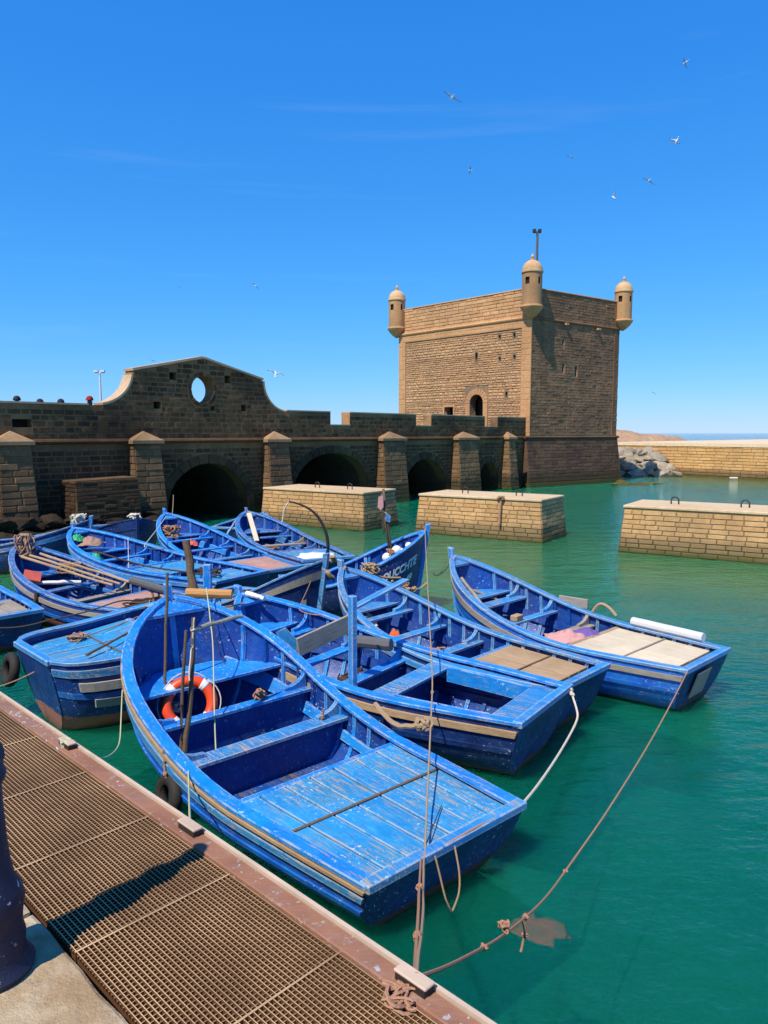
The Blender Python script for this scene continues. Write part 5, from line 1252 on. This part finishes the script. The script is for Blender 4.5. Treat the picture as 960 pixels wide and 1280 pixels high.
pole(Ib.w(.02, .5, .6), Ib.w(.36, -.62, .62), .018, 'dark_wood', 'dark stick across the deck of the left boat', 'stick', 'stick', seed=90)
pole(at(165, 725, 10.9), at(208, 738, 10.4), .055, 'hose', 'grey roll lying on the far gunwale of the left boat', 'rubber_roll', 'roll', seed=91, wob=.05)
rope([at(0, 785, 9.1), at(60, 775, 9.3), at(150, 750, 9.6), at(200, 745, 10)], .010, 'rope_dark', 'brown line stretched along the left boats', sag=.03, seed=92)
tangle(Mb.w(.93, .0, .98), .16, .22, 6, .018, 'rope_white', 'pale rope wrap on the crosswise boat bow', seed=93)
tangle(Lb.w(.96, .0, 1.08), .14, .10, 5, .018, 'rope_white', 'pale rope wrap on the navy numbered bow', seed=94)
tangle(Kb.w(.3, -.1, .5), .2, .06, 5, .012, 'rope_tan', 'rope heap on the deck of the boat at the left edge', seed=95)
rope([Lb.w(.97, 0, 1.08), at(215, 645, 17), BP(5, 1.0, .3)], .010, 'rope_tan', 'tan line from the numbered bow to the bridge', sag=.08, seed=96)
# rope hanging on the middle block
bf = Vector((1.05, 21.75, 0)) + EU * 2.62 + UP * 1.18
tangle(bf + EN * .05 - UP * .05, .10, .08, 5, .02, 'rope_pink', 'rusty rope knot on the edge of the middle mooring block', seed=97)
rope([bf + EN * .04, bf + EN * .12 - UP * .3, bf + EN * .16 - UP * .75], .035, 'rope_pink', 'rusty rope hanging down the middle mooring block', wob=.02, seed=98, n=8)

# something reddish drifting just under the surface
c0 = atz(668, 1160, -.015)
outl = [(-.17, .02), (-.10, .10), (-.02, .12), (-.01, .17), (.05, .165), (.05, .11), (.13, .10), (.20, .02), (.19, -.12), (.09, -.09), (.06, -.17), (-.04, -.11)]
vs = [(0, 0, -.014)]; n = len(outl) * 4; ring1 = []
for i in range(n):
    a = i / 4; p = Vector(outl[int(a) % 12]).lerp(Vector(outl[(int(a) + 1) % 12]), a % 1); ring1.append(p)
for k, s in enumerate((.3, .6, .85, 1.)):
    for p in ring1: vs.append((p.x * s, p.y * s, -.012 - .012 * s * s + .012 * mnoise.noise(Vector((p.x * s * 14, p.y * s * 14, 2)))))
fs = [(0, 1 + i, 1 + (i + 1) % n) for i in range(n)]
for k in range(3):
    for i in range(n): fs.append((1 + k * n + i, 1 + (k + 1) * n + i, 1 + (k + 1) * n + (i + 1) % n, 1 + k * n + (i + 1) % n))
bb_ = NB('drifting_sheet'); bb_.pbr(bb_.mix(bb_.rng(bb_.noise(9, 6, .7), .35, .62), (.80, .06, .04), (.40, .09, .07)), .7, .1)
o = tag(MB().add(vs, fs).build('sunken_sheet', bb_.m, smooth='all'), 'torn reddish sheet drifting just below the surface by the quay', 'sheet'); o.location = (c0.x, c0.y, 0); o.rotation_euler.z = R(8)
o.modifiers.new('thick', 'SOLIDIFY').thickness = .006

# ------------------------------------------------------------------ gulls
def gull_mesh(lift, droop, name='gull'):
    bm = bmesh.new(); vs = []; prof = [(-.30, .012, .0), (-.22, .035, .0), (-.10, .068, 0), (.02, .075, 0), (.13, .055, .008), (.18, .045, .02), (.22, .042, .028), (.255, .022, .022), (.30, .006, .012)]
    rings = []
    for x, r, z in prof: rings.append([bm.verts.new((x, r * math.cos(a) , z + r * .85 * math.sin(a))) for a in [2 * math.pi * k / 8 for k in range(8)]])
    for i in range(len(rings) - 1):
        for k in range(8): bm.faces.new((rings[i][k], rings[i][(k + 1) % 8], rings[i + 1][(k + 1) % 8], rings[i + 1][k]))
    bm.faces.new(rings[0][::-1]); bm.faces.new(rings[-1])
    for s in (-1, 1):      # wings: root, elbow, wrist, tip
        st = [(.0, .10, -.07, .03, .03), (.20, .13, -.06, .03 + lift * .55, .022), (.40, .16, .02, .03 + lift, .016), (.58, .10, .02, .03 + lift - droop * .5, .010), (.74, -.02, -.05, .03 + lift - droop, .004)]
        pr = None
        for y, xf, xb, z, th in st:
            ring = [bm.verts.new((xf, s * (y + .03), z)), bm.verts.new(((xf + xb) / 2, s * (y + .03), z + th)), bm.verts.new((xb, s * (y + .03), z)), bm.verts.new(((xf + xb) / 2, s * (y + .03), z - th * .4))]
            if pr:
                for k in range(4): bm.faces.new((pr[k], pr[(k + 1) % 4], ring[(k + 1) % 4], ring[k]))
            pr = ring
        bm.faces.new(pr)
    t = [bm.verts.new(p) for p in ((-.24, .03, .01), (-.24, -.03, .01), (-.40, -.075, .0), (-.40, .075, .0), (-.24, .03, -.006), (-.24, -.03, -.006), (-.40, -.075, -.008), (-.40, .075, -.008))]
    for f in ((0, 1, 2, 3), (7, 6, 5, 4), (0, 4, 5, 1), (1, 5, 6, 2), (2, 6, 7, 3), (3, 7, 4, 0)): bm.faces.new([t[i] for i in f])
    bmesh.ops.recalc_face_normals(bm, faces=bm.faces)
    me = bpy.data.meshes.new(name); bm.to_mesh(me); bm.free()
    me.materials.append(gm); me.polygons.foreach_set('use_smooth', [True] * len(me.polygons)); return me
b_ = NB('gull_plumage'); sp_ = b_.n('ShaderNodeSeparateXYZ'); b_.l(b_.tc.outputs['Object'], sp_.inputs[0]); ay = b_.math('ABSOLUTE', sp_.outputs[1])
cg = b_.mix(b_.rng(ay, .08, .14), (.74, .74, .73), (.42, .43, .46)); cg = b_.mix(b_.rng(ay, .60, .66), cg, (.03, .03, .035)); gm = b_.pbr(cg, .8, .1)
gms = [gull_mesh(.14, .10), gull_mesh(.05, .16), gull_mesh(.26, .02)]
birds = [(565, 122, 60, .3, 10, 0, 'gull gliding highest left of centre in the upper sky'), (857, 78, 85, 1.2, 30, 1, 'gull at the top right, highest of all'), (846, 176, 75, .9, 65, 2, 'gull banking steeply near the right edge'), (713, 196, 150, .4, 25, 1, 'tiny pale gull between the others in the middle of the flock'), (588, 213, 110, 1.6, 5, 0, 'gull seen end on, below the highest left one'),
         (811, 226, 85, .3, 14, 1, 'gull gliding low with wings level on the right'), (767, 247, 85, 1.0, -35, 2, 'lowest gull of the flock above the far turret'), (319, 357, 95, .9, -10, 1, 'gull alone in the left sky above the gable'), (344, 467, 62, .15, -52, 0, 'large gull diving just right of the gable'), (817, 491, 190, .5, 20, 1, 'tiny gull right of the tower near the horizon'), (224, 359, 220, .5, 10, 1, 'tiny gull left of the lone gull'), (190, 451, 160, .4, 30, 2, 'faint gull just above the gable top')]
for px, py, d, yaw, roll, k, lab in birds:
    o = link_mesh('gull', gms[k]); o.location = at(px, py, d); o.rotation_euler = (R(25), R(roll), R(90) + yaw); o.scale = (1.0,) * 3
    tag(o, lab, 'gull', 'gulls in the sky')

# ------------------------------------------------------------------ people behind the parapet
def person(px, py, d, cloth, hat, label, hatmat):
    ph = at(px, py, d); base = Vector((ph.x, ph.y, 2.2)); H = ph.z - 2.2
    k = H / 1.72
    r = tag(empty('person', base), label, 'person')
    me = bpy.data.meshes.new('body')
    V = [(0, 0, .95), (0, 0, 1.15), (0, 0, 1.36), (0, 0, 1.48), (0, 0, 1.56), (0, 0, 1.68), (-.10, 0, .88), (-.11, .0, .48), (-.11, .02, .07), (-.11, -.10, .03), (.10, 0, .88), (.11, 0, .48), (.11, .02, .07), (.11, -.10, .03), (-.18, 0, 1.40), (-.24, .02, 1.14), (-.22, -.08, .92), (-.21, -.12, .83), (.18, 0, 1.40), (.24, .02, 1.14), (.22, -.08, .92), (.21, -.12, .83)]
    Ed = [(0, 1), (1, 2), (2, 3), (3, 4), (4, 5), (0, 6), (6, 7), (7, 8), (8, 9), (0, 10), (10, 11), (11, 12), (12, 13), (2, 14), (14, 15), (15, 16), (16, 17), (2, 18), (18, 19), (19, 20), (20, 21)]
    rad = [.14, .13, .14, .055, .085, .08, .09, .065, .045, .035, .09, .065, .045, .035, .06, .045, .035, .03, .06, .045, .035, .03]
    me.from_pydata([tuple(c * k for c in v) for v in V], Ed, []); o = link_mesh('body', me, r)
    md = o.modifiers.new('skin', 'SKIN')
    for i, q in enumerate(rad): me.skin_vertices[0].data[i].radius = (q * k, q * k * (.8 if i < 3 else 1))
    me.skin_vertices[0].data[0].use_root = True
    o.modifiers.new('sub', 'SUBSURF').levels = 2; o.modifiers['sub'].render_levels = 2
    bb = NB('person_cloth'); s = bb.n('ShaderNodeSeparateXYZ'); bb.l(bb.tc.outputs['Object'], s.inputs[0]); bb.pbr(bb.mix(bb.rng(s.outputs[2], 1.49 * k, 1.5 * k), cloth, (.27, .13, .08)), .8, .2)
    me.materials.append(bb.m)
    h = MB().lathe([(.100 * k, 1.66 * k), (.104 * k, 1.70 * k), (.085 * k, 1.755 * k), (.05 * k, 1.79 * k), (0.001, 1.80 * k)], 16)
    if hat: h.add([(-.075 * k, -.07 * k, 1.68 * k), (.075 * k, -.07 * k, 1.68 * k), (.06 * k, -.19 * k, 1.665 * k), (-.06 * k, -.19 * k, 1.665 * k), (-.075 * k, -.07 * k, 1.69 * k), (.075 * k, -.07 * k, 1.69 * k), (.06 * k, -.19 * k, 1.675 * k), (-.06 * k, -.19 * k, 1.675 * k)], [(3, 2, 1, 0), (4, 5, 6, 7), (0, 1, 5, 4), (1, 2, 6, 5), (2, 3, 7, 6), (3, 0, 4, 7)])
    h.build('cap' if hat else 'hair', MT[hatmat], r, smooth=True)
person(112, 498, 23.0, (.45, .40, .36), True, 'person in a red cap behind the parapet beside the gable', 'hat_red')
person(21, 498, 21.4, (.12, .12, .14), False, 'person with dark hair behind the parapet near the left edge', 'hair')
person(50, 501.5, 22.0, (.2, .2, .2), True, 'person in a dark cap barely showing over the parapet, left of two', 'hat_dark')
person(76, 501.5, 22.4, (.2, .2, .2), True, 'person in a dark cap barely showing over the parapet, right of two', 'hat_dark')



# more loose rope about the crowded boats
for i, (bt, t, y, dz, rx, m, lab) in enumerate((
        (Hb, .15, .1, .0, .22, 'rope_dark', 'dark rope pile on the stern deck of the green net boat'),
        (G1, .42, .2, -.28, .2, 'rope_tan', 'tan rope pile on the floor of the pink deck boat by the arch'),
        (G2, .62, .0, -.3, .2, 'net', 'brown net on the floor of the boat with the leaning plank'),
        (Fb, .25, .1, -.0, .16, 'rope_dark', 'dark rope coil on the deck of the navy boat with bare planks'),
        (Cb, .58, -.1, -.34, .18, 'net', 'brown net between the thwarts of the wooden deck boat'),
        (Bb, .60, -.2, -.36, .18, 'rope_dark', 'dark rope on the floor of the hatch boat'),
        (Db, .72, .1, -.4, .18, 'rope_tan', 'tan rope on the floor of the plywood deck boat'),
        (A, .61, -.25, -.36, .16, 'rope_dark', 'dark rope on the floor between the foreground boat thwarts'))):
    tangle(bt.w(t, y, bt.zs(t) + dz), rx, .07, 5, .011, m, lab, seed=200 + i)
rope([Hb.w(.02, .5, .66), Hb.w(.3, .85, .74), Hb.w(.6, .84, .86)], .014, 'rope_dark', 'dark rope along the near gunwale of the green net boat', wob=.01, seed=220)
rope([A.w(.985, .04, 1.36), at(180, 757, 8.0), Ib.w(.1, .3, .62)], .010, 'rope_tan', 'tan line from the foreground bow to the left boat stern', sag=.05, seed=221, knots=(.1,))
rope([A.w(.93, -.3, 1.16), A.w(.9, -.34, .75), A.w(.86, -.36, .6)], .005, 'rope_dark', 'thin dark line hanging inside the foreground bow', wob=.006, seed=222)
rope([A.w(.55, -.60, .52), A.w(.56, -.58, .3), A.w(.57, -.55, .2)], .009, 'rope_pink', 'short brown rope hanging from the foreground boat far knee', wob=.008, seed=223, knots=(.2, .9))
rope([A.w(.995, -.02, 1.3), Bb.w(.93, .2, 1.05)], .010, 'rope_tan', 'tan rope between the foreground bow and the hatch boat bow', sag=.06, seed=224)

for i, (bt, t, y, dz, rx, m, lab) in enumerate((
        (Ib, .62, .1, -.40, .26, 'net', 'brown net heap on the floor of the left boat with long poles'),
        (Hb, .62, -.2, -.42, .26, 'net', 'brown net heap on the floor of the green net boat'),
        (G1, .60, .1, -.38, .24, 'rope_dark', 'dark net heap on the floor of the boat by the first arch'),
        (Mb, .5, .1, -.35, .3, 'net', 'net heap in the crosswise boat near the bridge'),
        (Cb, .88, .0, -.45, .16, 'rope_white', 'pale net bundle in the bow of the wooden deck boat'),
        (Bb, .76, .1, -.45, .2, 'net', 'brown net heap in the bow of the hatch boat'))):
    heap('net_heap', bt.w(t, y, bt.zs(t) + dz), rx, rx * .8, .14, m, lab, 'net', 60 + i * 3)
